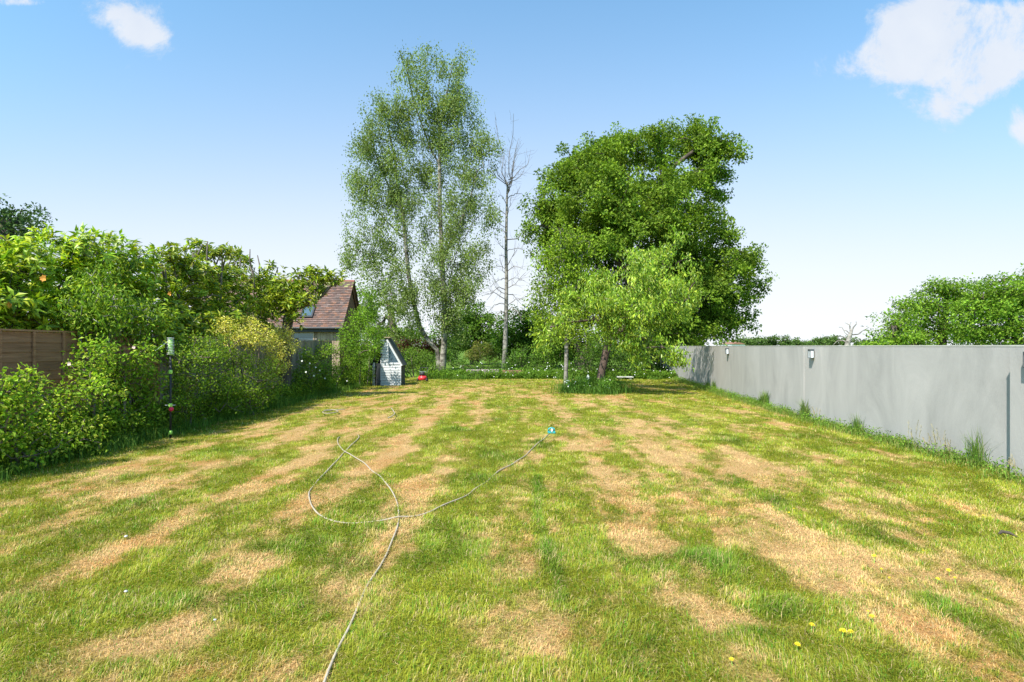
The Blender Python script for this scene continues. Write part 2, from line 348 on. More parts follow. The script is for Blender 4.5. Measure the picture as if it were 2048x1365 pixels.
# grass blades
def blade_arrays(x, y, z, h, wd, az, lean, col, seg2=True):
    N = len(x); d = np.stack([np.cos(az), np.sin(az), np.zeros(N)], 1); s = np.stack([-np.sin(az), np.cos(az), np.zeros(N)], 1)
    b = np.stack([x, y, z-.004], 1); up = np.array([0, 0, 1.0])[None]
    hw = (wd/2)[:, None]; h = h[:, None]; lean = lean[:, None]
    tip = b+d*h*np.sin(lean)+up*h*np.cos(lean)
    if seg2:
        mid = b+d*h*.5*np.sin(lean*.45)+up*h*.55*np.cos(lean*.45)
        v = np.stack([b-s*hw, b+s*hw, mid+s*hw*.85, mid-s*hw*.85, tip], 1).reshape(-1, 3)
        k = np.arange(N)[:, None]*5
        L = np.concatenate([k+np.array([[0,1,2,3]]), k+np.array([[3,2,4]])], 1).ravel(); T = np.tile([4, 3], N)
        c = np.repeat(col, 5, 0)
    else:
        v = np.stack([b-s*hw, b+s*hw, tip], 1).reshape(-1, 3); L = np.arange(N*3); T = np.full(N, 3); c = np.repeat(col, 3, 0)
    return v, L, T, c
class Soup:
    def __init__(s): s.V = []; s.L = []; s.T = []; s.C = []; s.n = 0
    def add(s, v, L, T, c):
        s.V.append(v); s.L.append(L+s.n); s.T.append(T); s.C.append(c); s.n += len(v)
    def build(s, name, mat, parent=None, origin=None, smooth=False):
        return mesh_obj(name, np.concatenate(s.V), np.concatenate(s.L), np.concatenate(s.T), mat, parent, origin, np.concatenate(s.C), smooth)
rng = np.random.default_rng(7)
def wall_x(y):                        # the garden face of the right-hand wall
    return np.interp(y, [-3, 7.4, 7.41, 13.5, 19, 30, 36], [6.70, 6.70, 6.90, 7.15, 7.75, 8.9, 9.5])
lawn = Soup()
for (y0, y1, dens, wd, hh, s2) in [(2.0, 3.4, 14000, .0030, .052, True), (3.4, 5, 10500, .0036, .052, True), (5, 7.5, 6500, .005, .050, True), (7.5, 11, 3400, .0075, .048, False),
                                    (11, 16, 1200, .012, .045, False), (16, 23, 600, .018, .05, False), (23, 31, 330, .025, .06, False)]:
    xm = min(1.05*y1+.9, 10); area = 2*xm*(y1-y0); N = int(area*dens)
    x = rng.uniform(-xm, xm, N); y = rng.uniform(y0, y1, N)
    k = (x > -7.0) & (x < wall_x(y)-.03) & (np.abs(x) < 1.0*y+1.1); x, y = x[k], y[k]
    c, d, l = turf_col(x, y); N = len(x)
    # dry places are thin and short; lush tussocks long
    keep = rng.random(N) < 1-.35*d; x, y, c, d, l = x[keep], y[keep], c[keep], d[keep], l[keep]; N = len(x)
    h = hh*(.45+.75*rng.random(N))*(1-.35*d)*(1+1.1*l*l)*(.6+.85*fbm(x*11, y*9, 91, 3))
    lean = rng.uniform(.2, 1.35, N)+.2*d; az = rng.normal(size=N)*1.0+2*np.pi*1.6*fbm(x*3.1, y*2.7, 92, 2)
    # each blade has its own tone; some straw among the green
    straw = rng.random(N) < .10+.22*d
    c = np.where(straw[:, None], np.array([.55,.40,.19])[None]*.85, c)
    greenl = (rng.random(N) < .16*(1-straw))[:, None]; c = np.where(greenl, C_GR[None]*1.5, c)
    c = c*(rng.uniform(.62, 1.4, N))[:, None]
    lawn.add(*blade_arrays(x, y, gz(x, y), h, wd*(.7+.6*rng.random(N)), az, lean, np.clip(c*1.18, 0, .85), s2))
tag(lawn.build('lawn_grass', M_grass), 'short patchy lawn grass, green with straw-coloured dry stripes', 'grass', kind='stuff')

# ------------------------------------------------------------------ leaves
def leaf_arrays(p, d, nrm, L, Wd, col, fine=False, droop=.25):
    """leaves rooted at p pointing along d; each a folded blade"""
    N = len(p); d = unit(d); s = unit(np.cross(d, nrm)); nn = np.cross(s, d)
    L = np.broadcast_to(np.asarray(L, float), (N,))[:, None]; Wd = np.broadcast_to(np.asarray(Wd, float), (N,))[:, None]
    tip = p+d*L-nn*L*droop
    if fine:
        m = p+d*L*.5; l = p+d*L*.42+s*Wd*.5+nn*Wd*.18; r = p+d*L*.42-s*Wd*.5+nn*Wd*.18
        v = np.stack([p, l, tip, r, m], 1).reshape(-1, 3); k = np.arange(N)[:, None]*5
        Lp = (k+np.array([[0,4,1, 1,4,2, 4,3,2, 0,3,4]])).ravel(); T = np.full(N*4, 3); c = np.repeat(col, 5, 0)
    else:
        l = p+d*L*.45+s*Wd*.5+nn*Wd*.12; r = p+d*L*.45-s*Wd*.5+nn*Wd*.12
        v = np.stack([p, l, tip, r], 1).reshape(-1, 3); k = np.arange(N)[:, None]*4
        Lp = (k+np.array([[0,2,1, 0,3,2]])).ravel(); T = np.full(N*2, 3); c = np.repeat(col, 4, 0)
    return v, Lp, T, c

def sample_lobes(lobes, dens, rg, surf=2.2, jit=.17):
    """points inside ellipsoids; lobes = (centre, (rx, ry, rz), weight)"""
    P = []; Nn = []
    for c, r, wgt in lobes:
        n = max(3, int(dens*wgt*(r[0]*r[2]+r[0]*r[1]+r[1]*r[2])))
        u = unit(rg.normal(size=(n, 3))); rad = rg.random(n)**(1/3/surf*1.6)
        q = u*rad[:, None]*(1+jit*rg.normal(size=(n, 1)))
        P.append(np.array(c)[None]+q*np.array(r)[None]); Nn.append(u)
    return np.concatenate(P), np.concatenate(Nn)

def limbs(trunks, targets, rg, r0, sides=7, jitter=.10, rtip=.008, up=.25, maxr=None, split=True, step=.9, power=2.4):
    """join every target to a skeleton that starts with the trunk polylines; returns tube arrays"""
    nodes = []; par = []; rmin = []
    for tr in trunks:
        pts = np.array([q[:3] for q in tr], float); start = None
        if nodes:                                        # a later trunk forks off the nearest node of the skeleton, unless it stands on the ground
            A = np.array(nodes); dd = np.linalg.norm(A-pts[0], axis=1)
            if dd.min() < 1.2 and pts[0][2] > .3: start = int(dd.argmin())
        prev = start
        for i in range(len(pts)):
            if i == 0: seq = [pts[0]] if prev is None else []
            else:
                n = max(1, int(np.linalg.norm(pts[i]-pts[i-1])/step)); seq = [pts[i-1]+(pts[i]-pts[i-1])*(k+1)/n for k in range(n)]
            for q in seq:
                nodes.append(q); par.append(-1 if prev is None else prev); prev = len(nodes)-1
    ntr = len(nodes)
    tr_arr = np.array(nodes)
    order = np.argsort([np.min(np.linalg.norm(tr_arr-t, axis=1)) for t in targets]) if len(targets) else []
    cap = ntr+len(targets)*8+16
    A = np.zeros((cap, 3)); A[:ntr] = tr_arr; cnt = ntr
    for ti in order:
        t = targets[ti]; dv = t-A[:cnt]; dist = np.linalg.norm(dv, axis=1)
        cost = dist*(1+.5*np.clip((A[:cnt, 2]-t[2])/np.maximum(dist, .01)+up, 0, 2))+np.where(A[:cnt, 2] < .35*(t[2] if t[2] < 3 else 3), 3.0, 0)
        k = int(cost.argmin()); L = dist[k]; n = int(min(7, max(1, round(L/(step*.6))))); prev = k; a0 = A[k].copy()
        for j in range(1, n+1):
            f = j/n; q = a0+(t-a0)*f+rg.normal(size=3)*jitter*L/n*(0 if j == n else 1); q[2] += .10*L*math.sin(f*math.pi)
            A[cnt] = q; par.append(prev); prev = cnt; cnt += 1
    N = cnt; A = A[:N]; rad = np.zeros(N)
    kids = [[] for _ in range(N)]
    for i, p_ in enumerate(par):
        if p_ >= 0: kids[p_].append(i)
    acc = np.zeros(N)
    for i in range(N-1, -1, -1):
        if not kids[i]: acc[i] = max(acc[i], rtip**power)
        if par[i] >= 0: acc[par[i]] += acc[i]
    # children always come after parents except forked trunks: accumulate twice is not needed
    rad = acc**(1/power); rootr = rad.max(); rad = rtip+(rad-rtip)*(r0-rtip)/max(rootr-rtip, 1e-6)
    rad = np.minimum(rad, r0)
    done = np.zeros(N, bool); mb_v = []; mb_l = []; nb = 0
    for i in range(N):
        if par[i] >= 0 and done[i]: continue
        chain = [i] if par[i] < 0 else [par[i], i]
        done[i] = True
        while True:
            ks = [q for q in kids[chain[-1]] if not done[q]]
            if not ks: break
            q = max(ks, key=lambda z: rad[z]) ; done[q] = True; chain.append(q)
        if len(chain) < 2: continue
        pts = A[chain]; rr_ = rad[chain].copy()
        if par[i] >= 0: rr_[0] = min(rr_[0], rr_[1]*1.25)
        if chain[0] == 0 or par[i] < 0: rr_[0] *= 1.25
        ns = sides if rr_.max() > r0*.3 else (5 if rr_.max() > .03 else 4)
        m = len(pts); tan = np.zeros_like(pts); tan[1:-1] = pts[2:]-pts[:-2]; tan[0] = pts[1]-pts[0]; tan[-1] = pts[-1]-pts[-2]; tan = unit(tan)
        ref = np.array([1, 0, 0.0]) if abs(tan[0][0]) < .8 else np.array([0, 1.0, 0])
        aa = unit(ref[None]-tan*(tan@ref)[:, None]); bb = np.cross(tan, aa)
        an = np.arange(ns)*2*np.pi/ns
        ring = pts[:, None]+rr_[:, None, None]*(aa[:, None]*np.cos(an)[None, :, None]+bb[:, None]*np.sin(an)[None, :, None])
        mb_v.append(ring.reshape(-1, 3))
        i0 = np.arange(m-1)[:, None]*ns; kk = np.arange(ns)[None]; k2 = (kk+1) % ns
        mb_l.append((np.stack([i0+kk, i0+k2, i0+ns+k2, i0+ns+kk], -1)).reshape(-1, 4)+nb); nb += m*ns
    V = np.concatenate(mb_v); Lp = np.concatenate(mb_l)
    return V, Lp.ravel(), np.full(len(Lp), 4)

def pal(cols, n, rg, spread=.25, cl=None):
    """per-leaf colours from a palette; cl = cluster index so that clumps differ"""
    cols = np.array(cols); k = rg.integers(0, len(cols), n)
    c = cols[k]*rg.uniform(1-spread, 1+spread, n)[:, None]
    if cl is not None:
        cv = rg.uniform(.66, 1.34, cl.max()+1); c = c*cv[cl][:, None]
    return c

def foliage(sp, centres, outn, rg, nleaf, crad, L, Wd, cols, mode='puff', droop=0., fine=False, vert=1.0, lean=.5, spread=.25):
    n = len(centres)*nleaf; cl = np.repeat(np.arange(len(centres)), nleaf); c = centres[cl]; o = outn[cl]
    if mode == 'shoot':                       # whorls of leaves radiating from a shoot
        s = unit(outn*.5+np.array([0, 0, 1.0])+rg.normal(size=(len(centres), 3))*.45)[cl]
        rad = unit(np.cross(s, rg.normal(size=(n, 3)))); t = rg.random(n)
        p = c+s*(t*crad)[:, None]; d = rad*.9+s*(.15+.9*t)[:, None]-np.array([0, 0, 1.0])*droop
        nr = s-rad*.3+rg.normal(size=(n, 3))*.15
    elif mode == 'hang':                      # hanging sprays
        p = c+rg.normal(size=(n, 3))*np.array([1, 1, vert])*crad*.5
        d = rg.normal(size=(n, 3))*.55+np.array([0, 0, -1.0])*droop; nr = rg.normal(size=(n, 3))+o*.3
    else:
        u = unit(rg.normal(size=(n, 3))); p = c+u*(rg.random(n)**.45*crad)[:, None]*np.array([1, 1, vert])
        d = u*.6+rg.normal(size=(n, 3))*.6-np.array([0, 0, 1.0])*droop; nr = np.array([0, 0, 1.0])*.8+o*lean+rg.normal(size=(n, 3))*.5
    sz = rg.uniform(.65, 1.25, n)
    sp.add(*leaf_arrays(p, d, nr, L*sz, Wd*sz, pal(cols, n, rg, spread, cl), fine, .25))

def lobes_px(lst, Y, dy=0., ry=None, wgt=1.0):
    out = []
    for q in lst:
        px, py, rx, rz = q[:4]; dY = q[4] if len(q) > 4 else dy; wg = q[5] if len(q) > 5 else wgt; y = Y+dY
        out.append((W(px, py, y), (rx/F*y, (ry if ry else (rx+rz)/2/F*y), rz/F*y), wg))
    return out

def tree(name, label, cat, base, trunks, lobes, dens, leafp, barkm, r0, seed, leafm=None, group=None, spray=None, twigs=1.0, crown='crown', limb_kw={}, maxtarg=900, surf=2.2):
    rg = np.random.default_rng(seed)
    root = empty(name, (base[0], base[1], 0), label, cat, group)
    P, O = sample_lobes(lobes, dens, rg, surf)
    k = P[:, 2] > .12; P, O = P[k], O[k]
    nt_ = min(maxtarg, int(len(P)*twigs)); T = P[rg.permutation(len(P))[:nt_]]
    if spray:
        k_, sx_, sz_, hang = spray; O = np.repeat(O, k_, 0); P = np.repeat(P, k_, 0); off = rg.normal(size=P.shape)*np.array([sx_, sx_, sz_]); off[:, 2] -= hang*(rg.random(len(P))-.35); P = P+off
        k = P[:, 2] > .12; P, O = P[k], O[k]
    V, Lp, Tt = limbs(trunks, T, rg, r0, **limb_kw)
    mesh_obj('trunk', V, Lp, Tt, barkm, root, smooth=True)
    sp = Soup(); foliage(sp, P, O, rg, **leafp); sp.build(crown, leafm or M_leaf, root)
    return root

# ------------------------------------------------------------------ the oak
OY = 34.0
oak_l = [(1130,345,52,48,2),(1095,420,42,38,0),(1160,320,60,48,-1),(1225,300,58,46,2),(1290,290,60,48,-2),(1350,290,50,45,2),(1398,270,28,26,0),(1436,276,38,22,-1),(1474,290,20,10,-1),(1445,305,28,22,1),
         (1180,395,75,60,-3),(1270,380,80,70,-4),(1360,370,70,55,-2),(1425,362,36,40,1),(1420,400,28,20,0),(1085,475,38,36,1),(1190,480,80,55,3),(1290,470,85,60,-4),(1380,450,60,50,-2),(1450,455,28,26,0),
         (1475,490,36,32,-1),(1515,520,28,34,0),(1450,545,62,45,-2),(1390,550,70,55,2),(1510,570,24,20,1),(1465,590,50,20,2),(1300,570,80,60,2),(1480,640,36,14,0),(1430,640,48,36,-1),(1390,665,45,34,-3),(1350,640,60,50,2),
         (1230,600,80,70,3),(1290,660,70,45,3),(1280,420,80,60,4),(1350,500,80,60,4),(1330,600,60,60,-3),(1150,560,60,60,3)]
def ow(px, py, dy=0): return W(px, py, OY+dy)
oak_tr = [[(8.75, OY, -.1), ow(1300, 690), ow(1268, 620), ow(1258, 560)],
          [ow(1258, 560), ow(1225, 500), ow(1200, 440, 1), ow(1170, 380, 1), ow(1150, 330, 1)],
          [ow(1258, 560), ow(1262, 480, -1), ow(1250, 400, -1), ow(1262, 320, 0)],
          [ow(1262, 480, -1), ow(1310, 400, 0), ow(1350, 330, 0), ow(1420, 280, 0), ow(1470, 285, 0)],
          [ow(1268, 620), ow(1330, 540, 1), ow(1400, 500, 1), ow(1470, 500, 0)],
          [ow(1285, 690), ow(1350, 620, -1), ow(1430, 590, 0), ow(1490, 575, 0)],
          [ow(1225, 500), ow(1150, 470, -1), ow(1085, 450, 0)]]
tree('oak_tree', 'big spreading oak with dense mid green crown behind the end of the grey wall', 'tree', (8.75, OY), oak_tr,
     lobes_px([(q[0]+(1290-q[0])*.03, q[1]+7, q[2]*.97, q[3]*.95, q[4]) for q in oak_l+[(1120,400,40,36,1),(1110,440,40,36,2),(1150,440,50,44,1),(1200,350,60,40,1),(1450,300,34,22,0),(1395,330,50,34,1),(1230,440,60,50,-1),(1400,540,60,40,0),(1440,600,50,40,1),(1395,640,50,40,1)]], OY), 2.7, dict(nleaf=62, crad=.44, L=.17, Wd=.11, cols=[(.125,.205,.015),(.165,.255,.02),(.085,.15,.013),(.215,.30,.028)], lean=.7, vert=.85),
     M_oakbark, .42, 11, spray=(4, .38, .26, .25), limb_kw=dict(rtip=.02, step=1.2, power=2.2))

# ------------------------------------------------------------------ the birches
BY = 36.0
def bw(px, py, dy=0): return W(px, py, BY+dy)
b1 = [(905,140,34,36),(850,125,26,26),(815,150,24,36),(890,190,55,42),(935,215,24,46),(840,215,45,46),(905,255,62,46),(865,300,60,50),(945,300,22,34),(930,350,46,40),(880,370,50,46),(955,405,30,24),
      (920,435,52,40),(968,425,24,22),(880,480,46,48),(935,510,38,44),(900,560,52,46),(940,590,30,40),(880,620,46,42),(910,650,34,26),(850,560,40,40),(975,290,12,10)]
b2 = [(762,215,30,36),(735,255,22,30),(785,250,44,44),(750,300,40,46),(800,320,46,50),(735,360,32,34),(770,390,52,46),(720,385,22,20),(815,410,40,44),(745,450,42,36),(790,480,42,42),(705,500,20,22),(735,520,34,30),
      (780,545,48,34),(760,590,44,32),(800,610,40,40),(745,640,34,30),(820,650,36,26),(790,250,30,30)]
tb1 = [[(*bw(884, 735)[:2], -.1), bw(888, 690), bw(889, 620), bw(884, 520), bw(880, 420), bw(879, 330), bw(880, 250), bw(895, 180), bw(905, 130)],
       [bw(879, 345), bw(862, 300), bw(842, 245), bw(826, 200), bw(815, 145)], [bw(884, 520), bw(915, 460), bw(940, 400), bw(955, 340)], [bw(884, 560), bw(915, 500), bw(950, 440), bw(975, 420)]]
tb1b = [[bw(893, 660), bw(901, 620), bw(899, 560), bw(915, 500), bw(930, 430)]]
tb2 = [[(*bw(878, 735)[:2], -.1), bw(874, 700), bw(855, 680), bw(840, 655), bw(828, 610), bw(817, 550), bw(811, 480), bw(806, 430), bw(796, 380), bw(790, 320), bw(775, 250), bw(765, 210)],
       [bw(806, 430), bw(780, 380), bw(755, 320), bw(740, 265)], [bw(811, 480), bw(770, 440), bw(735, 400)], [bw(817, 550), bw(770, 520), bw(710, 500)]]
BC = [(.175,.24,.05),(.22,.29,.065),(.125,.18,.04),(.27,.33,.09),(.19,.245,.075)]
tree('birch_tree', 'tall airy silver birch with the straight trunk, its top the highest point of the garden', 'tree', tuple(bw(884, 735)[:2]), tb1+tb1b, lobes_px(b1, BY, 0., None), 1.3,
     dict(nleaf=64, crad=.42, L=.125, Wd=.08, cols=BC, mode='hang', droop=.9, vert=1.5), M_birch, .20, 12, spray=(6, .34, .3, 1.3), group='silver birches at the end of the lawn', limb_kw=dict(rtip=.011, step=1.0, power=2.1, up=.6), surf=1.5)
tree('birch_tree', 'silver birch with the trunk that leans and bends to the left, above the white shed', 'tree', tuple(bw(877, 737)[:2]-np.array([.35, .2])), tb2, lobes_px(b2, BY, -.5, None), 1.3,
     dict(nleaf=64, crad=.42, L=.125, Wd=.08, cols=BC, mode='hang', droop=.9, vert=1.5), M_birch, .15, 13, spray=(6, .34, .3, 1.3), group='silver birches at the end of the lawn', limb_kw=dict(rtip=.011, step=1.0, power=2.1, up=.6), surf=1.5)

# ------------------------------------------------------------------ the dead tree
DY = 37.0
rg = np.random.default_rng(5)
def dw(px, py, dy=0): return W(px, py, DY+dy)
dead = empty('dead_tree', (*dw(1008, 738)[:2], 0), 'tall bare dead tree with thin pale trunk between the birch and the oak', 'tree')
mb = MB()
tp = [(1008,745),(1010,700),(1012,640),(1013,560),(1012,500),(1013,440),(1014,395),(1015,365)]
mb.tube([dw(*p) for p in tp], [.22,.17,.145,.12,.105,.09,.07,.05], 9)
mb.build('trunk', M_deadbark, dead, smooth=True)
mb = MB()
br = [((1014,378),(993,240)),((1014,375),(1022,232)),((1013,372),(1034,275)),((1014,370),(974,318)),((1014,368),(980,310)),((1016,365),(1052,335)),((1017,360),(1058,310)),((1013,395),(1030,300)),
      ((1014,400),(1050,394)),((1013,410),(1000,390)),((1013,440),(984,415)),((1012,455),(985,428)),((1013,475),(990,458)),((1014,480),(1060,445)),((1060,445),(1110,420)),((1013,500),(987,465)),((1013,505),(1048,500)),
      ((1013,520),(998,512)),((1013,530),(1030,496)),((1012,540),(990,535)),((1013,545),(1045,538)),((1012,560),(983,575)),((1013,565),(1048,560)),((1012,580),(975,600)),((1012,590),(985,560)),((1013,590),(1040,610)),
      ((1012,600),(965,592)),((1012,610),(975,625)),((1013,615),(1050,600)),((1012,628),(990,640)),((1013,625),(1045,640)),((1012,640),(980,655)),((1015,430),(1022,390)),((1015,385),(1006,300)),((1014,390),(1025,320)),((1012,575),(1052,545)),((1012,550),(1000,520))]
for (a, b) in br:
    dy0 = rg.uniform(-1.4, 1.4); A_ = Vector(dw(*a)); B_ = Vector(dw(*b, dy0)); L = (B_-A_).length
    bend = Vector((0, 0, (.16 if b[1] < a[1] or a[1] < 520 else .22)*L*(-1 if b[1] < a[1]-25 else 1)))
    pts = [A_.lerp(B_, t)+bend*math.sin(t*math.pi)+Vector(rg.normal(size=3))*.03*L*(t > 0) for t in np.linspace(0, 1, 7)]
    r_ = min(.036, .012+L*.010); mb.tube(pts, list(np.linspace(r_, .010, 7)), 5)
    for j in range(int(L*4.5)):
        t = rg.uniform(.25, 1); p = A_.lerp(B_, t)+bend*math.sin(t*math.pi); dirv = (B_-A_).normalized()+Vector(rg.normal(size=3))*.8
        l2 = rg.uniform(.2, .75); q = p+dirv*l2; mb.tube([p, p.lerp(q, .5)+Vector(rg.normal(size=3))*.04, q+Vector((0, 0, .08))], [.008, .006, .004], 4)
mb.build('branches', M_twig, dead)

# ------------------------------------------------------------------ cherry and the slim tree beside it
CY = 21.5
def cw(px, py, dy=0): return W(px, py, CY+dy)
ch_l = [(1275,510,36,24,1),(1345,482,22,22,0),(1335,520,40,28,0),(1285,545,50,30,-1),(1365,560,32,28,0),(1215,560,44,30,0),(1165,580,40,28,-1),(1240,600,60,34,-2),(1310,600,60,36,-1),(1370,600,30,14,-.5),
        (1180,630,60,24,-1.5),(1125,648,38,12,-2),(1095,668,16,14,-2),(1250,640,60,26,1),(1320,640,45,26,0),(1230,665,36,14,-1),(1262,690,14,20,-2),(1273,708,9,14,-2),(1310,686,18,9,-1.5),(1338,702,16,8,-2),(1356,715,8,6,-2),(1300,570,50,40,2),(1262,640,36,24,-2.2),(1235,612,40,24,-2.5),(1290,612,30,22,-2.5)]
ch_t = [[(*cw(1197, 775)[:2], -.08), cw(1203, 745), cw(1213, 700), cw(1216, 685)], [cw(1216, 685), cw(1235, 668), cw(1262, 640), cw(1285, 600), cw(1310, 560), cw(1340, 500)],
        [cw(1216, 685), cw(1225, 660), cw(1215, 620), cw(1235, 570), cw(1265, 520)], [cw(1225, 660), cw(1190, 640, -.6), cw(1140, 645, -1.5), cw(1100, 655, -2)],
        [cw(1235, 668), cw(1270, 672, -.7), cw(1310, 684, -1.4), cw(1352, 712, -2)], [cw(1262, 640), cw(1320, 610, -.6), cw(1375, 600, -1)]]
tree('cherry_tree', 'low spreading cherry tree with crooked forked trunk and drooping yellow-green leaves', 'tree', tuple(cw(1197, 775)[:2]), ch_t, lobes_px(ch_l, CY), 7,
     dict(nleaf=24, crad=.26, L=.15, Wd=.055, cols=[(.23,.35,.022),(.30,.42,.03),(.17,.28,.018),(.13,.23,.018),(.38,.44,.05)], mode='hang', droop=1.1, vert=.9),
     M_cherry, .15, 21, spray=(4, .16, .12, .25), limb_kw=dict(rtip=.010, step=.6, power=2.2), leafm=M_gloss)
SY = 23.0
def sw(px, py, dy=0): return W(px, py, SY+dy)
sl_l = [(1118,455,18,18),(1128,485,42,26),(1098,510,34,30),(1160,500,30,30),(1120,545,58,34),(1170,545,32,28),(1092,580,36,30),(1135,595,55,36),(1082,625,28,22),(1120,640,44,26),(1170,610,32,28),(1095,665,34,18),(1150,670,30,18),(1128,520,40,40)]
sl_t = [[(*sw(1131, 770)[:2], -.08), sw(1133, 700), sw(1133, 640), sw(1129, 580), sw(1124, 520), sw(1120, 460)], [sw(1133, 640), sw(1115, 600), sw(1090, 570)], [sw(1133, 620), sw(1155, 570), sw(1165, 510)]]
tree('slim_tree', 'slim young tree with straight grey trunk and loose lime-green crown left of the cherry', 'tree', tuple(sw(1131, 770)[:2]), sl_t, lobes_px(sl_l, SY), 20,
     dict(nleaf=26, crad=.4, L=.12, Wd=.065, cols=[(.23,.33,.022),(.30,.40,.03),(.17,.27,.018),(.13,.21,.016)], lean=.5, droop=.3),
     M_deadbark, .085, 22, limb_kw=dict(rtip=.008, step=.6))

# ------------------------------------------------------------------ trees beyond the wall on the right, left and behind
DKG = [(.085,.17,.016),(.115,.21,.02),(.06,.125,.014),(.15,.25,.024)]
LTG = [(.13,.24,.018),(.18,.30,.024),(.09,.18,.016),(.22,.33,.03)]
def far_tree(label, px0, Y, lobes, seed, cols=DKG, dens=3.2, leaf=.26, trunkx=None, group=None, name='broadleaf_tree', nleaf=26, crad=.8, cat='tree', bark=M_oakbark, r0=.4, low=None):
    L = lobes_px(lobes, Y); bx = (px0-1024)/F*Y
    zt = max(c[2]+r[2]*.4 for c, r, w_ in L); cx = float(np.mean([c[0] for c, r, w_ in L]))
    tr = [[(bx, Y, -.1), (bx*.7+cx*.3, Y, zt*.35), (cx, Y, zt*.9)]]
    return tree(name, label, cat, (bx, Y), tr, L, dens*.55, dict(nleaf=nleaf, crad=crad, L=leaf, Wd=leaf*.6, cols=cols, lean=.7, vert=.6), bark, r0, seed, group=group, spray=(3, crad*.9, crad*.35, 0.), limb_kw=dict(rtip=.03, step=1.6, power=2.2), maxtarg=260)
gr = 'trees beyond the grey wall'
far_tree('broad green tree beyond the wall at the right edge of the view, the tallest there', 2040, 48, [(2040,575,50,32),(1990,600,50,32),(2060,620,60,40),(2000,640,60,34),(1975,670,50,24),(2050,670,60,30),(2090,580,50,40),(1960,620,34,24)], 31, LTG, 4.2, group=gr)
far_tree('round-topped green tree beyond the wall, left of the tallest one', 1880, 56, [(1905,585,50,24),(1850,600,45,26),(1820,628,40,24),(1880,630,60,30),(1935,620,40,34),(1900,665,60,24),(1830,665,50,22),(1955,665,30,30,3),(1930,580,34,18)], 32, LTG, 3.6, group=gr)
far_tree('low bushy green tree beyond the wall beside the bare snag', 1790, 52, [(1780,672,34,16),(1810,650,30,20),(1770,688,50,12),(1830,680,40,18),(1748,684,16,12)], 33, LTG, 4.5, group=gr)
# a bare snag beyond the wall
sn = empty('dead_snag', (*W(1692, 700, 26)[:2], 0), 'small bare dead snag with twisted pale boughs standing up beyond the wall', 'tree'); mb = MB()
def nw(px, py, dy=0): return W(px, py, 26+dy)
mb.tube([(*nw(1694, 700)[:2], -.05), nw(1692, 700), nw(1696, 684), nw(1701, 668), nw(1704, 660)], [.16, .13, .11, .08, .05], 8)
mb.build('trunk', M_deadbark, sn, smooth=True)
mb = MB()
for pl, r_ in [([(1702,668),(1700,655),(1699,650),(1690,646)], .05), ([(1702,665),(1707,655),(1713,648),(1712,643)], .04), ([(1703,670),(1716,669),(1725,662),(1738,655)], .035), ([(1700,668),(1693,662),(1686,660)], .03),
               ([(1697,672),(1690,666),(1684,655),(1678,655)], .022), ([(1695,686),(1685,681),(1674,683),(1664,693)], .05), ([(1696,682),(1690,675),(1680,673),(1669,673)], .03), ([(1713,669),(1721,668)], .015), ([(1699,652),(1702,645)], .015)]:
    mb.tube([nw(*p, (i*.12)) for i, p in enumerate(pl)], list(np.linspace(r_, .012, len(pl))), 6)
mb.build('boughs', M_deadbark, sn, smooth=True)
# horizon tree line beyond the wall
gr = 'distant trees on the skyline beyond the wall'
hor = [(1475,110,[(1475,690,22,9),(1500,686,20,6)],'pale distant tree clump next to the white house, just right of the oak'),
       (1545,85,[(1530,685,20,10),(1550,683,20,11),(1568,688,14,7)],'distant dark round tree, the largest bump of the skyline beyond the wall'),
       (1590,140,[(1591,686,8,6),(1605,690,14,5),(1578,690,10,4)],'small distant tree with one round knob on the skyline'),
       (1640,170,[(1633,686,14,6),(1650,684,14,6),(1620,690,14,4)],'farthest blue-grey trees on the skyline left of the snag'),
       (1675,70,[(1672,684,18,9),(1690,685,16,9),(1655,690,16,5)],'distant green tree directly behind the bare snag'),
       (1725,80,[(1722,688,18,6),(1740,688,12,5)],'low distant tree between the snag and the near trees')]
for i, (px, Y, lb, lab) in enumerate(hor):
    far_tree(lab, px, Y, lb, 40+i, [(.085,.15,.03),(.11,.18,.035),(.07,.12,.03)], 9, .3 if Y < 100 else .45, group=gr, nleaf=16, crad=.45 if Y < 100 else .7, r0=.2)
wh = empty('white_house', (*W(1472, 700, 100)[:2], 0), 'small distant white house just showing above the wall by the oak', 'house')
p = W(1472, 700, 100); MB().box(p[0]-1.2, p[0]+1.2, 99, 104, 0, 2.15).build('wall', M_housewhite, wh)
MB().prism([(p[0]-1.3, 2.12), (p[0]+1.3, 2.12), (p[0]-.1, 2.55)], 98.8, 104.2).build('roof', M_brickw, wh)
# far left tree above the laurel
far_tree('hazy grey-green tree behind the laurel at the far left', 10, 24, [(-40,430,60,40),(20,415,34,20),(45,440,24,14),(20,465,38,24),(60,465,14,5),(0,490,44,20),(-30,520,60,40)], 35, [(.07,.125,.04),(.09,.15,.05),(.055,.10,.035)], 8, .16, nleaf=30, crad=.5)

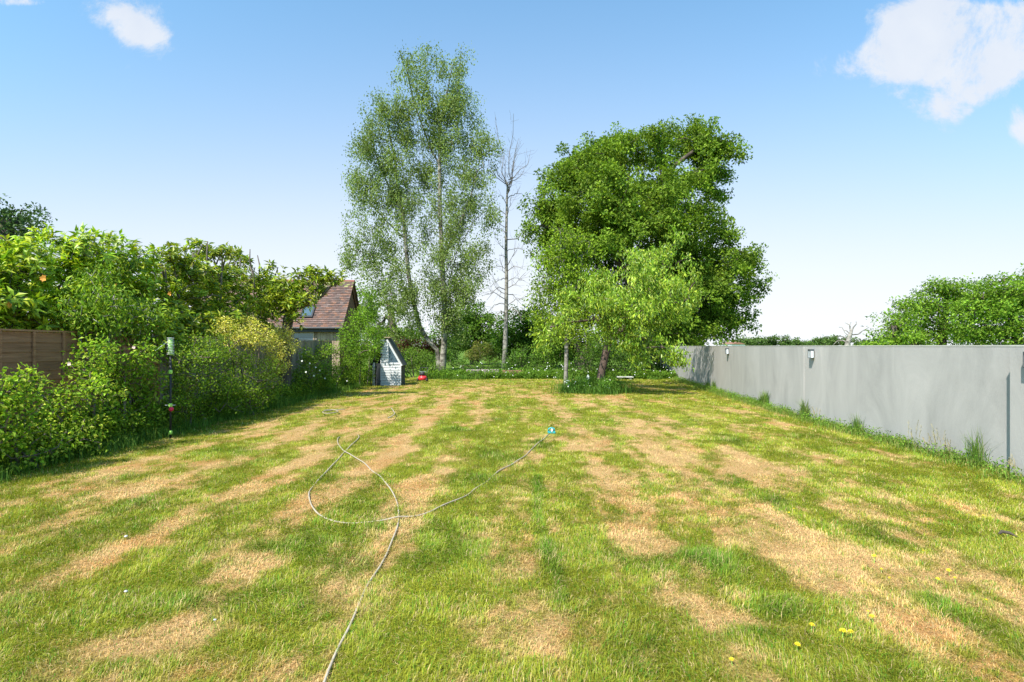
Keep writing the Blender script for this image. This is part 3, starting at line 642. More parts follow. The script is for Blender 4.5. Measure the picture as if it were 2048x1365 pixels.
# trees and shrubs behind the end of the lawn
gr = 'trees behind the end of the lawn'
far_tree('dome-shaped dark green tree framed between the birch and the dead tree', 948, 52, [(948,632,30,28),(930,655,34,30),(970,655,34,30),(950,680,48,26),(990,675,24,22)], 51, DKG, 6, .26, group=gr, nleaf=24, crad=.55)
far_tree('dark spreading tree low behind the dead tree', 1050, 46, [(1040,640,22,20),(1060,665,44,28),(1020,680,34,24),(1090,670,40,34),(1070,620,18,12),(1045,700,40,20)], 52, DKG, 6.5, .24, group=gr, nleaf=24, crad=.55)
far_tree('light green tree behind the slim tree trunk', 1170, 33, [(1100,700,36,24),(1150,700,40,26),(1130,665,40,30),(1180,690,36,28),(1085,650,24,26)], 53, [(.14,.24,.025),(.19,.29,.03),(.11,.2,.02)], 9, .15, group=gr, nleaf=26, crad=.42)
far_tree('small green tree behind the leaning birch trunk', 800, 44, [(800,665,24,16),(780,680,30,20),(830,672,22,16),(745,640,24,40),(725,600,20,26)], 54, LTG, 8, .17, group=gr, nleaf=26, crad=.45)
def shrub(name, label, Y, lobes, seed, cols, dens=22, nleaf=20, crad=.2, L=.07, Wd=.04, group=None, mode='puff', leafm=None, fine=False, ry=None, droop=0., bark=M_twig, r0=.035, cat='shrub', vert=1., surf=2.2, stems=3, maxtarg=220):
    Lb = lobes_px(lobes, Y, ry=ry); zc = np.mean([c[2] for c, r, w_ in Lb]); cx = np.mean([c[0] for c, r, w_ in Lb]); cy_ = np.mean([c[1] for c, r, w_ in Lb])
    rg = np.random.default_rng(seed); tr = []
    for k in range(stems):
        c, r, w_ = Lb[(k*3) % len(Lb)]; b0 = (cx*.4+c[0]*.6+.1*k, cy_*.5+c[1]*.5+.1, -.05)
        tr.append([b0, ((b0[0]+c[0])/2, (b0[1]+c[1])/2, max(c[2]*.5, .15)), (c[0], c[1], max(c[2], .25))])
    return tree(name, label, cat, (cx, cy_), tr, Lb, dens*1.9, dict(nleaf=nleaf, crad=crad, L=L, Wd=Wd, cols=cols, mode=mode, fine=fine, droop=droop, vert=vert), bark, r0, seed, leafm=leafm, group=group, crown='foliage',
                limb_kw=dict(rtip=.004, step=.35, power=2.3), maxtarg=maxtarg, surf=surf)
gr = 'shrubs behind the end of the lawn'
MIX = [(.09,.18,.02),(.13,.23,.025),(.065,.13,.016)]
shrub('shrub', 'yellow-green rounded shrub right behind the white shed', 31, [(822,712,26,20),(845,718,26,18),(860,735,26,16),(812,735,16,18)], 61, [(.17,.26,.03),(.13,.22,.025),(.1,.18,.02)], 16, group=gr, L=.1, Wd=.06, crad=.25)
shrub('red_leaf_shrub', 'dark red-leaved shrub behind the white shed and the birch', 40, [(830,692,34,12),(865,695,22,12),(800,690,18,10),(882,682,12,12)], 62, [(.16,.035,.03),(.22,.06,.04),(.12,.05,.03),(.1,.12,.02)], 12, L=.14, Wd=.09, crad=.3)
shrub('shrub', 'bushy green shrub around the foot of the dome-shaped tree', 50, [(905,700,22,18),(990,700,26,16),(925,690,20,12)], 63, MIX, 9, group=gr, L=.16, Wd=.1, crad=.35)
shrub('shrub', 'pale yellow flowering shrub on the far grass between birch and dead tree', 46, [(960,705,28,18),(985,715,16,14),(940,712,12,10)], 64, [(.24,.25,.05),(.17,.22,.04),(.3,.26,.08)], 10, group=gr, L=.14, Wd=.09, crad=.3)
shrub('shrub', 'dark shrub mass right of the dead tree trunk', 34, [(1040,715,28,24),(1065,720,24,24),(1030,735,24,12),(1095,725,26,20)], 65, MIX, 14, group=gr, L=.11, Wd=.07, crad=.26)
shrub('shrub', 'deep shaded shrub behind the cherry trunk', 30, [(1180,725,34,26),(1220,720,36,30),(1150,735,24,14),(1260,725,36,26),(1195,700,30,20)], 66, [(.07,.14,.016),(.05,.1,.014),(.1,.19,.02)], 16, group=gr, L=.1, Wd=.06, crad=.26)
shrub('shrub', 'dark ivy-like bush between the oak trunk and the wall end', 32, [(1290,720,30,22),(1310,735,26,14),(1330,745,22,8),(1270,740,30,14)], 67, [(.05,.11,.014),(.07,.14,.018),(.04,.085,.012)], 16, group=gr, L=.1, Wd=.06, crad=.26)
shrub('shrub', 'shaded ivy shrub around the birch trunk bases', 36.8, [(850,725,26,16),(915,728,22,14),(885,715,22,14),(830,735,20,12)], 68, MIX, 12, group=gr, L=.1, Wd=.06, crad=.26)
shrub('shrub', 'bright green shrub behind the lawn mower', 33, [(862,742,16,12),(840,730,16,14),(880,748,16,9)], 69, [(.15,.27,.025),(.2,.32,.03),(.1,.19,.02)], 14, group=gr, L=.09, Wd=.055, crad=.22)
shrub('shrub', 'low dark shrub just beyond the left stone edging', 32.5, [(925,737,22,9),(965,733,24,8),(990,728,18,12)], 70, MIX, 14, group=gr, L=.09, Wd=.055, crad=.22)
shrub('shrub', 'weedy shrub between the dead tree and the slim tree', 31.5, [(1060,740,22,13),(1090,738,20,16),(1110,745,16,10)], 73, [(.13,.24,.02),(.17,.29,.028),(.09,.17,.018)], 14, group=gr, L=.09, Wd=.055, crad=.22)
for i, (x0, x1, Y, h, seed, lab) in enumerate([(730, 905, 62, 3.6, 71, 'long dark hedge across the far garden, left of the dome-shaped tree'), (1000, 1330, 48, 3.4, 72, 'long dark hedge across the far garden, behind the cherry tree')]):
    rg = np.random.default_rng(seed); xa, xb = (x0-1024)/F*Y, (x1-1024)/F*Y; n_ = 9; lob = []
    for k in range(n_):
        cx = xa+(xb-xa)*(k+.5)/n_; hh = h*(.7+.5*rg.random()); lob.append((np.array([cx, Y+rg.uniform(-1, 1), hh*.5]), ((xb-xa)/n_*.85, 1.4, hh*.55), 1.))
    tree('hedge', lab, 'hedge', ((xa+xb)/2, Y), [[((xa+xb)/2, Y, -.1), ((xa+xb)/2, Y, 1.5)]], lob, 5, dict(nleaf=26, crad=.5, L=.24, Wd=.15, cols=DKG, lean=.6), M_oakbark, .15, seed, crown='foliage', limb_kw=dict(rtip=.02, step=1.5), maxtarg=120)

# ------------------------------------------------------------------ the grey wall and its lamps
FY = [-3.0, 7.4]; wall = empty('garden_wall', (7.2, 16, 0), 'long smooth pale grey rendered garden wall along the right side of the lawn', 'wall')
ZT = 1.745
def wall_piece(pts, th, z1, m, name, ov=0., z0=-.1):
    mbw = MB()
    for (x0, y0), (x1, y1) in zip(pts[:-1], pts[1:]):
        mbw.hexa([(x0-ov, y0, z0), (x0+th+ov, y0, z0), (x1+th+ov, y1, z0), (x1-ov, y1, z0), (x0-ov, y0, z1), (x0+th+ov, y0, z1), (x1+th+ov, y1, z1), (x1-ov, y1, z1)])
    return mbw.build(name, m, wall)
near = [(6.70, -3.0), (6.70, 7.4)]; farp = [(6.90, 7.402), (7.15, 13.5), (7.75, 19), (8.9, 30), (9.6, 37)]
wall_piece(near, .55, ZT, M_render, 'wall_section'); wall_piece(farp, .24, ZT, M_render, 'wall_section')
mbc = wall_piece(near, .55, ZT+.022, M_coping, 'coping', .004, ZT+.0005); wall_piece(farp, .24, ZT+.022, M_coping, 'coping', .004, ZT+.0005)
MB().box(7.138, 7.149, 13.45, 13.5, -.05, ZT-.01).build('joint_strip', M_render, wall)
def lamp_proto():
    root = empty('wall_lamp', (0, 0, 0), 'x', 'wall lamp', 'box lanterns along the grey wall')
    wd, dp, ht, e = .12, .09, .21, .010
    MB().box(-.006, -.001, -wd/2+.01, wd/2-.01, .01, ht-.01).box(-dp-.006, -.006, -wd/2, wd/2, ht-.035, ht).build('top_cap', M_lampmetal, root)
    f = MB().box(-dp-.006, -.006, -wd/2, wd/2, 0, .012)
    for yy0 in (-wd/2, wd/2-e):
        for xx0 in (-dp-.006, -.006-e):
            f.box(xx0, xx0+e, yy0, yy0+e, .012, ht-.035)
    f.box(-dp-.0055, -dp+.004, -.005, .005, .012, ht-.035)
    f.build('frame', M_lampmetal, root)
    MB().box(-dp+.002, -.014, -wd/2+.006, wd/2-.006, .0125, ht-.0355).build('glass', M_lampglass, root)
    return root
lp = lamp_proto()
for i, (px, Y, lab) in enumerate([(2043, 7.05, 'black box lantern on the near wall section, cut by the right edge of the photo'), (1611, 13.0, 'black box lantern in the middle of the grey wall, by the faint vertical joint'),
                                  (1448, 19.9, 'black box lantern on the wall to the right of the oak shade'), (1363, 27.2, 'smallest lantern on the wall, in the dappled tree shade near its far end')]):
    if i == 0: o = lp
    else:
        o = lp.copy(); COL.objects.link(o)
        for chd in lp.children: c2 = chd.copy(); c2.parent = o; COL.objects.link(c2)
    xw = float(wall_x(Y)); dx = float(wall_x(Y+.3)-wall_x(Y-.0))/.3 if i else 0
    o.location = (xw-.001-(.012 if i else 0), Y, 1.47); o.rotation_euler = (0, 0, -math.atan(dx)); o['label'] = lab

# ------------------------------------------------------------------ fences on the left
def fence(name, label, panels, y0, x, mat, ztop, vertical, pw=1.83, cat='fence', tilt=0.0, gap=.0):
    root = empty(name, (x, y0, 0), label, cat); rg = random.Random(int(y0*10))
    for k in range(panels):
        a = y0+k*(pw+.09); xx = x+tilt*(a-y0); zt = ztop-(rg.random()*.03)
        p = MB()
        if not vertical:
            z = .12; step = (zt-.17)/12
            for j in range(12):
                c = rg.uniform(.75, 1.15); z0 = .12+j*step
                p.hexa([(xx-.010, a, z0), (xx+.012, a, z0), (xx+.012, a+pw, z0), (xx-.010, a+pw, z0), (xx-.010, a, z0+step+.015), (xx-.002, a, z0+step+.015), (xx-.002, a+pw, z0+step+.015), (xx-.010, a+pw, z0+step+.015)], (c, c, c))
            for f_ in (0, .33, .66, 1.0):
                yc = a+.025+f_*(pw-.05); p.box(xx+.013, xx+.035, yc-.022, yc+.022, .1, zt-.03, None, (1.1, 1.1, 1.1))
            p.box(xx-.03, xx+.04, a, a+pw, zt-.028, zt, None, (1.15, 1.15, 1.15))
        else:
            nb_ = 15; bw_ = pw/nb_
            for j in range(nb_):
                c = rg.uniform(.7, 1.2); e = rg.uniform(0, .012); p.box(xx-.008+e, xx+.008+e, a+j*bw_+.003, a+(j+1)*bw_-.003, .08, zt-.05-rg.random()*.01, None, (c, c, c*.97))
            for zz in (.35, 1.0, 1.65): p.box(xx-.045, xx-.009, a, a+pw, zz, zz+.07, None, (.9, .9, .9))
            p.box(xx-.03, xx+.035, a, a+pw, zt-.045, zt-.015, None, (1.1, 1.1, 1.05))
        p.build('panel', mat, root, colour=True)
        MB().box(xx-.045, xx+.045, a-.0895, a-.0005, -.1, zt+.04, None, (.95, .95, .95)).build('post', mat, root, colour=True)
    return root
fence('panel_fence', 'rich brown lap panel fence at the left edge, below the laurel', 3, 6.3, -7.7, M_fence, 2.04, False)
fence('board_fence', 'weathered grey-brown board fence running behind the left border to the annex', 6, 12.06, -7.7, M_oldfence, 2.03, True)

# ------------------------------------------------------------------ the tiled annex
C0 = Vector((-7.9, 25.5, 0)); dv = Vector((-1, -.06, 0)).normalized(); nv = Vector((-.06, 1, 0)).normalized()
EH, RH, RUN, LEN = 2.62, 5.05, 2.4, 7.4
def hp(u, v, z): return C0+dv*u+nv*v+Vector((0, 0, z))
house = empty('annex', tuple(C0), 'low outbuilding with steep red-brown clay tile roof behind the left fence', 'building')
m = MB(); wi = .12
def hbox(m, u0, u1, v0, v1, z0, z1, col=None):
    m.hexa([hp(u1, v0, z0), hp(u0, v0, z0), hp(u0, v1, z0), hp(u1, v1, z0), hp(u1, v0, z1), hp(u0, v0, z1), hp(u0, v1, z1), hp(u1, v1, z1)], col); return m
k_ = 0
while k_*.15 < LEN-.3:
    u0 = .14+k_*.15; hbox(m, u0, u0+.143, .22+(.012 if k_ % 2 else 0), .32, 0, EH-.05); k_ += 1
m.build('front_wall', M_cladding, house)
g = MB(); P8 = [(.18, .3), (.18, 2*RUN-.3)]
g.add([hp(.16, .30, 0), hp(.16, 2*RUN-.3, 0), hp(.16, 2*RUN-.3, EH+.1), hp(.16, RUN, RH-.12), hp(.16, .30, EH+.1), hp(.4, .30, 0), hp(.4, 2*RUN-.3, 0), hp(.4, 2*RUN-.3, EH+.1), hp(.4, RUN, RH-.12), hp(.4, .30, EH+.1)],
      [[0,1,2,3,4], [9,8,7,6,5], [0,5,6,1], [1,6,7,2], [2,7,8,3], [3,8,9,4], [4,9,5,0]]); g.build('gable_wall', M_brickw, house)
rgt = random.Random(3)
tm = MB(); sl_ = math.hypot(RUN, RH-EH); rows = 27; cols_ = int(LEN/.17)
TC = [(.155,.095,.075), (.18,.105,.085), (.135,.085,.072), (.21,.11,.075), (.16,.11,.095), (.12,.085,.075)]
for side in (0, 1):
    for r_ in range(rows):
        t0, t1 = r_/rows, (r_+1.25)/rows; t1 = min(t1, 1.0)
        for c_ in range(cols_):
            off = .085 if r_ % 2 else 0; u0 = max(-.05, -.05+c_*.17-off); u1 = min(-.05+c_*.17-off+.167, LEN)
            def q(u, t, lift):
                v = RUN*t if side == 0 else 2*RUN-RUN*t
                return hp(u, v, EH+(RH-EH)*t)+(nv*(-1 if side == 0 else 1)*.70+Vector((0, 0, .70)))*lift
            l0 = .040+rgt.uniform(0, .012); c = rgt.choice(TC); s_ = rgt.uniform(.8, 1.2)
            if r_ > 22 and rgt.random() < .5: c = (.26, .25, .10)
            tm.hexa([q(u1, t0, l0-.016), q(u0, t0, l0-.016), q(u0, t1, 0), q(u1, t1, 0), q(u1, t0, l0), q(u0, t0, l0), q(u0, t1, .012), q(u1, t1, .012)], tuple(x_*s_ for x_ in c))
roof = tm.build('roof', M_tile, house, colour=True)
rt = MB()
for k_ in range(int(LEN/.42)):
    a_ = hp(-.06+k_*.42, RUN, RH-.035+.0); b_ = hp(-.06+k_*.42+.41, RUN, RH-.035+.008); rt.tube([a_, b_], [.10, .095], 10)
rt.build('ridge_tiles', M_redridge, roof)
MB().tube([hp(-.05, -.06, EH-.03), hp(LEN, -.06, EH-.03)], .055, 8).build('gutter', M_gutter, house)
hbox(MB(), .1, LEN, .0, .10, EH-.2, EH-.04).build('fascia', M_gutter, house)
bb_ = MB()
for s0, s1 in ((0, RUN), (2*RUN, RUN)):
    a_, b_ = hp(.0, s0, EH-.16), hp(.0, s1, RH-.16)
    bb_.hexa([hp(.10, s0, EH-.14), hp(.07, s0, EH-.14), hp(.07, s1, RH-.14), hp(.10, s1, RH-.14), hp(.10, s0, EH-.012), hp(.07, s0, EH-.012), hp(.07, s1, RH-.012), hp(.10, s1, RH-.012)])
bb_.build('bargeboard', M_brickw, house)
sk = MB()
def rp(u, t, lift): return hp(u, RUN*t, EH+(RH-EH)*t)+(nv*-.7+Vector((0, 0, .7)))*lift
for (u0, u1, t0, t1) in ((1.45, 1.52, .18, .42), (1.95, 2.02, .18, .42), (1.52, 1.95, .18, .21), (1.52, 1.95, .39, .42)):
    sk.hexa([rp(u1, t0, .02), rp(u0, t0, .02), rp(u0, t1, .02), rp(u1, t1, .02), rp(u1, t0, .10), rp(u0, t0, .10), rp(u0, t1, .10), rp(u1, t1, .10)])
skl = sk.build('skylight', M_gutter, roof)
mesh_obj('pane', [rp(1.96, .20, .085), rp(1.51, .20, .085), rp(1.51, .40, .085), rp(1.96, .40, .085)], [0,1,2,3], [4], M_glass, None, origin=ORG[house.name]).parent = house
pn = [o for o in COL.objects if o.name == 'pane'][0]; pn.location = (0, 0, 0)
hbox(MB(), 1.35, 2.2, .17, .22, 1.9, 2.35).build('window', M_glass, house)
hbox(hbox(hbox(MB(), 1.29, 2.26, .15, .219, 2.352, 2.42), 1.29, 2.26, .15, .219, 1.83, 1.898), 1.29, 1.348, .15, .219, 1.9, 2.35).build('window_frame', M_cladding, house)

# ------------------------------------------------------------------ the white shed
SX0, SX1, SYF, SD = -6.22, -4.93, 24.5, .85; AX = -5.56; AZ = 2.08; EZ = 1.0
shed = empty('garden_shed', (AX, SYF, 0), 'narrow white weatherboard shed with steep glazed side, door hanging open', 'shed')
rg_ = random.Random(4); m = MB(); bh = .115
def slope_x(z, right=True):            # half-width of the gable at height z
    e = SX1 if right else SX0
    return e if z <= EZ else e+(AX-e)*(z-EZ)/(AZ-EZ)
DX0, DX1 = -6.10, -5.86
z = .0; k_ = 0
while z < AZ-.05:
    z1 = min(z+bh-.014, AZ); c = rg_.uniform(.86, 1.06)
    xl, xr = DX1, slope_x(z1)-.03
    if z > EZ-.05: xr = min(xr, -5.54)          # glazing to the right above the sill
    if xr > xl+.02: m.hexa([(xl, SYF-.016, z), (xr, SYF-.016, z), (xr, SYF+.02, z), (xl, SYF+.02, z), (xl, SYF-.004, z1), (xr, SYF-.004, z1), (xr, SYF+.02, z1), (xl, SYF+.02, z1)], (c, c, c))
    xr2 = DX0; xl2 = slope_x(z1, False)+.03
    if xr2 > xl2+.02: m.box(xl2, xr2, SYF-.01, SYF+.02, z, z1, None, (c, c, c))
    z += bh; k_ += 1
m.build('front_boards', M_white, shed, colour=True)
MB().prism([(DX1, 0), (SX1-.03, 0), (SX1-.03, EZ-.04), (-5.54, EZ-.04), (-5.54, AZ-.1), (-5.60, AZ-.1), (DX1, AZ-.75)], SYF+.0205, SYF+.03).build('backing', M_felt_shade, shed)
def slab(p0, p1, th, ya, yb, mat, name, par, off=0, colr=None):
    (xa, za), (xb, zb) = p0, p1; L = math.hypot(xb-xa, zb-za); nx_, nz_ = -(zb-za)/L, (xb-xa)/L
    if nz_ < 0: nx_, nz_ = -nx_, -nz_
    q = MB().prism([(xa+nx_*off, za+nz_*off), (xb+nx_*off, zb+nz_*off), (xb+nx_*(off+th), zb+nz_*(off+th)), (xa+nx_*(off+th), za+nz_*(off+th))], ya, yb, None, colr or (1, 1, 1))
    return q.build(name, mat, par, colour=True)
slab((SX1+.07, EZ-.12), (AX, AZ), .035, SYF-.06, SYF+SD, M_felt_shade, 'roof', shed, .012)
slab((SX0-.07, EZ-.12), (AX-.012, AZ), .035, SYF-.06, SYF+SD, M_felt_shade, 'roof', shed, .012)
slab((SX1+.055, EZ-.10), (AX+.02, AZ-.02), .085, SYF-.05, SYF-.02, M_white, 'bargeboard', shed, -.08)
MB().box(SX1-.02, SX1, SYF+.021, SYF+SD, 0, EZ-.02).build('side_wall', M_felt_shade, shed)  # right side away from the sun: its shade is painted in as dark colour
MB().box(SX0, SX0+.02, SYF+.021, SYF+SD, 0, EZ-.02, None, (.9,.9,.9)).build('side_wall', M_white, shed, colour=True)
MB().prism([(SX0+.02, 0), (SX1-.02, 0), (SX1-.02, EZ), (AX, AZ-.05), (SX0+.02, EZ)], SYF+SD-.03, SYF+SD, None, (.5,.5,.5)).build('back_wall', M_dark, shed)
win = MB().box(-5.54, -5.50, SYF-.022, SYF+.01, EZ-.05, AZ-.14, None, (1, 1, 1)).box(-5.50, SX1-.02, SYF-.028, SYF+.012, EZ-.06, EZ-.01, None, (1, 1, 1)).build('window_frame', M_white, shed, colour=True)
MB().prism([(-5.50, EZ-.01), (SX1-.06, EZ-.01), (-5.50, AZ-.16)], SYF-.004, SYF).build('window_pane', M_glass, shed)
MB().box(SX1-.05, SX1-.005, SYF-.024, SYF-.0165, 0, EZ-.06, None, (1, 1, 1)).build('corner_trim', M_white, shed, colour=True)
MB().box(DX1, DX1+.04, SYF-.026, SYF-.0165, 0, AZ-.6, None, (1, 1, 1)).build('corner_trim', M_white, shed, colour=True)
dr = MB()
Md = Matrix.Translation((DX1-.005, SYF-.03, 0)) @ Matrix.Rotation(R(-92), 4, 'Z')
dr.box(0, .62, -.012, .012, .05, 1.0, Md).box(0, .62, .013, .03, .15, .24, Md).box(0, .62, .013, .03, .8, .89, Md)
dr.build('door', M_blackpl_shade, shed)  # black colour stands for the shade on the open leaf's face
MB().tube([(-5.87, SYF-.06, 1.22), (-5.78, SYF-.07, 1.42)], .028, 8).build('latch_bar', M_white, shed)
MB().box(AX-.12, AX+.16, SYF-.09, SYF+.5, AZ+.05, AZ+.085).build('ridge_board', M_cladding, shed)
pot = MB().lathe([(.05, 0), (.085, .14), (.09, .15), (.08, .15), (.03, .18)], (-5.42, SYF+.14, EZ+.16), 12); tag(pot.build('flower_pot', M_redridge, None, (-5.42, SYF+.14, EZ+.16), True), 'terracotta pot seen through the shed window', 'pot')
tag(MB().box(-5.5, -5.1, SYF+.03, SYF+.3, EZ+.12, EZ+.158).build('window_shelf', M_cladding, shed), None)

# ------------------------------------------------------------------ mower, bricks, stones, small things
mx_, my_ = G(845, 763)
mow = empty('lawn_mower', (mx_, my_, 0), 'red and black lawn mower parked in the weeds right of the shed', 'mower')
b_ = MB().lathe([(.0, .06), (.19, .06), (.22, .10), (.22, .20), (.17, .27), (.0, .28)], (mx_, my_, 0), 18); b_.build('deck', M_red, mow, smooth=True)
MB().lathe([(0, .28), (.12, .28), (.13, .40), (.09, .46), (0, .47)], (mx_, my_, 0), 14).build('engine', M_blackpl_shade, mow, smooth=True)
MB().tube([(mx_-.16, my_+.1, .2), (mx_-.2, my_+.5, .62), (mx_-.17, my_+.55, .66), (mx_+.17, my_+.55, .66), (mx_+.2, my_+.5, .62), (mx_+.16, my_+.1, .2)], .014, 8).build('handle', M_blackpl_shade, mow, smooth=True)
MB().box(mx_-.17, mx_+.19, my_-.02, my_+.03, .475, .495).build('guard_rail', M_metal, mow)
for (a_, b2_) in ((-.22, -.15), (.22, -.15), (-.22, .2), (.22, .2)):
    Mw = Matrix.Rotation(R(90), 4, 'Y'); MB().lathe([(0, -.02), (.075, -.02), (.08, 0), (.075, .02), (0, .02)], (mx_+a_, my_+b2_, .08), 14, M=Mw).build('wheel', M_blackpl_shade, mow)
def rubble(name, label, x0, x1, y, h, seed, m_=M_stone, cat='low wall'):
    r_ = random.Random(seed); q = MB(); z = 0; k = 0
    while z < h-.02:
        hh = r_.uniform(.11, .16); x = x0-(.1*(k % 2)); 
        while x < x1:
            ww = r_.uniform(.2, .38); d_ = r_.uniform(0, .03)
            q.box(x, min(x+ww-.012, x1+.03), y-d_, y+.25, z-.01, z+hh-.012, None, (1, 1, 1)); x += ww
        z += hh; k += 1
    o = q.build(name, m_, None, ((x0+x1)/2, y, 0), bevel=.012); tag(o, label, cat); return o
xa, _ = G(936, 757); yb = 30.2
rubble('stone_wall', 'low grey stone edging wall left of the dead tree foot', (936-1024)/F*yb, (996-1024)/F*yb, yb, .5, 1)
rubble('stone_wall', 'low browner stone edging wall right of the dead tree foot', (1004-1024)/F*yb, (1046-1024)/F*yb, yb+.15, .45, 2, M_brickw)
sx_, sy_ = (1250-1024)/F*29, 29.; q = MB(); q.box(sx_-.42, sx_+.42, sy_-.15, sy_+.2, .10, .16); q.box(sx_-.34, sx_-.22, sy_-.1, sy_+.15, -.02, .099); q.box(sx_+.22, sx_+.34, sy_-.1, sy_+.15, -.02, .099)
M_pale = noise_mat('pale_stone', (.30,.29,.27), (.52,.51,.47), 6, .9, 6, .4)
tag(q.build('stone_slab', M_pale, None, (sx_, sy_, 0), bevel=.01), 'pale low stone slab bench behind the cherry, near the wall', 'slab')
wx_, wy_ = (1176-1024)/F*22.6, 22.6; q = MB().lathe([(.0, 0), (.1, 0), (.11, .1), (.075, .3), (.09, .42), (.05, .52), (.0, .6)], (wx_, wy_, 0), 12)
tag(q.build('garden_ornament', M_housewhite, None, (wx_, wy_, 0), True), 'small white stone ornament in the weeds left of the cherry trunk', 'ornament')

# hose: from the bottom of the view up, round its loop and over to the sprinkler
def smooth_path(pp, n=14):
    P_ = [np.array(p, float) for p in pp]; out = []
    for i in range(len(P_)-1):
        p0, p1, p2, p3 = P_[max(i-1, 0)], P_[i], P_[i+1], P_[min(i+2, len(P_)-1)]
        for t in np.linspace(0, 1, n, endpoint=False):
            out.append(.5*((2*p1)+(-p0+p2)*t+(2*p0-5*p1+4*p2-p3)*t*t+(-p0+3*p1-3*p2+p3)*t**3))
    out.append(P_[-1]); return np.array(out)
hpx = [(610,1500),(648,1372),(672,1310),(700,1255),(730,1180),(760,1135),(780,1095),(796,1050),(795,1010),(783,985),(760,955),(748,945),(725,925),(700,912),(684,900),(675,882),(688,868),(710,868),(718,876),(708,888),(690,905),(662,935),(640,958),(622,980),
       (618,998),(628,1025),(650,1040),(690,1048),(740,1045),(800,1038),(850,1029),(885,1015),(930,995),(950,980),(975,962),(1000,943),(1030,928),(1050,913),(1068,895),(1082,884),(1097,870)]
hp_ = smooth_path([G(*p) for p in hpx], 10); dist = np.concatenate([[0], np.cumsum(np.linalg.norm(np.diff(hp_, axis=0), axis=1))])
zz = gz(hp_[:, 0], hp_[:, 1])+.015+.007*np.sin(dist*3.1)+.004*np.sin(dist*7.7)
cr = np.exp(-((hp_[:, 0]-G(797, 1040)[0])**2+(hp_[:, 1]-G(797, 1040)[1])**2)/.01)*(np.arange(len(hp_)) > 200); zz = zz+cr*.02-.05*np.exp(-(((hp_[:, 0]-G(692, 866)[0])/.34)**2+((hp_[:, 1]-G(692, 862)[1])/.75)**2)**2)
hs = MB().tube([(a_, b_2, c_) for (a_, b_2), c_ in zip(hp_, zz)], .0082, 8)
tag(hs.build('garden_hose', M_hose, None, (*hp_[0], 0), True), 'long pale garden hose looping over the lawn to the sprinkler', 'hose')
cp = smooth_path([G(*p) for p in [(690,822),(672,824),(655,826),(645,829),(652,832),(668,831),(676,828),(664,825),(648,827)]], 8)
tag(MB().tube([(a_, b_2, .045+.0005*i) for i, (a_, b_2) in enumerate(cp)], .011, 6).build('hose_coil', M_hose, None, (*cp[0], 0), True), 'small loose coil of pale hose lying by the left border', 'hose')
cp = smooth_path([G(*p) for p in [(782,820),(786,826),(789,834),(783,840),(776,842)]], 6)
tag(MB().tube([(a_, b_2, .05+.03*math.sin(i*.1)) for i, (a_, b_2) in enumerate(cp)], .012, 6).build('hose_offcut', M_hose, None, (*cp[0], 0), True), 'short curved offcut of pale hose lying alone on the lawn', 'hose')
# sprinkler
px_, py_ = G(1103, 868); spk = empty('lawn_sprinkler', (px_, py_, 0), 'turquoise lawn sprinkler with white centre at the end of the hose', 'sprinkler')
q = MB(); q.box(px_-.075, px_+.075, py_-.045, py_-.02, .012, .05); q.box(px_-.075, px_+.075, py_+.06, py_+.085, .012, .05); q.box(px_-.075, px_-.05, py_-.0195, py_+.0595, .012, .05); q.box(px_+.05, px_+.075, py_-.0195, py_+.0595, .012, .05)
q.build('base', M_turq, spk, bevel=.006)
MB().tube([(px_-.06, py_+.02, .05), (px_-.055, py_+.02, .10), (px_, py_+.02, .118), (px_+.055, py_+.02, .10), (px_+.06, py_+.02, .05)], .014, 8).build('spray_arm', M_turq, spk, smooth=True)
MB().lathe([(0, .03), (.02, .03), (.022, .09), (.012, .105), (0, .105)], (px_+.008, py_-.03, 0), 10).build('nozzle', M_whitepl, spk, smooth=True)

# dandelions
proto = None
dan = [(1748,1122,1.2,'largest dandelion above the dark green tussock, mid right of the lawn'),(1763,1142,.7,'small dandelion just below the largest one'),(1778,1158,.6,'tiny dandelion furthest down the row of three'),(1686,1277,1.1,'left dandelion of the touching pair near the bottom'),
       (1703,1279,1.0,'right dandelion of the touching pair near the bottom'),(1622,1264,1.0,'dandelion on bare straw left of the pair'),(1594,1301,.9,'dandelion at the edge of the bare patch, lowest of its cluster'),(1747,1246,1.0,'dandelion at the tip of the bare streak'),
       (1736,1232,.7,'small dandelion just above the bare streak'),(1873,1163,.9,'left dandelion of three near the right tussock'),(1899,1147,1.0,'top dandelion of three near the right tussock'),(1912,1163,.9,'right dandelion of three near the right tussock'),
       (1845,1102,.6,'lone small dandelion beside bright clover leaves at right'),(1578,1028,.7,'dandelion on the wide straw band, lower one'),(1589,1020,.7,'dandelion on the wide straw band, upper right one'),(1545,1016,.6,'dandelion on the wide straw band, leftmost'),
       (1965,1031,.6,'dandelion nearest the grey wall'),(1465,1332,.8,'lowest dandelion, in pale grass at bottom centre right'),(1973,1203,.6,'dandelion on dry grass near the right edge'),(1196,1003,.6,'dandelion on the central straw patch, furthest left')]
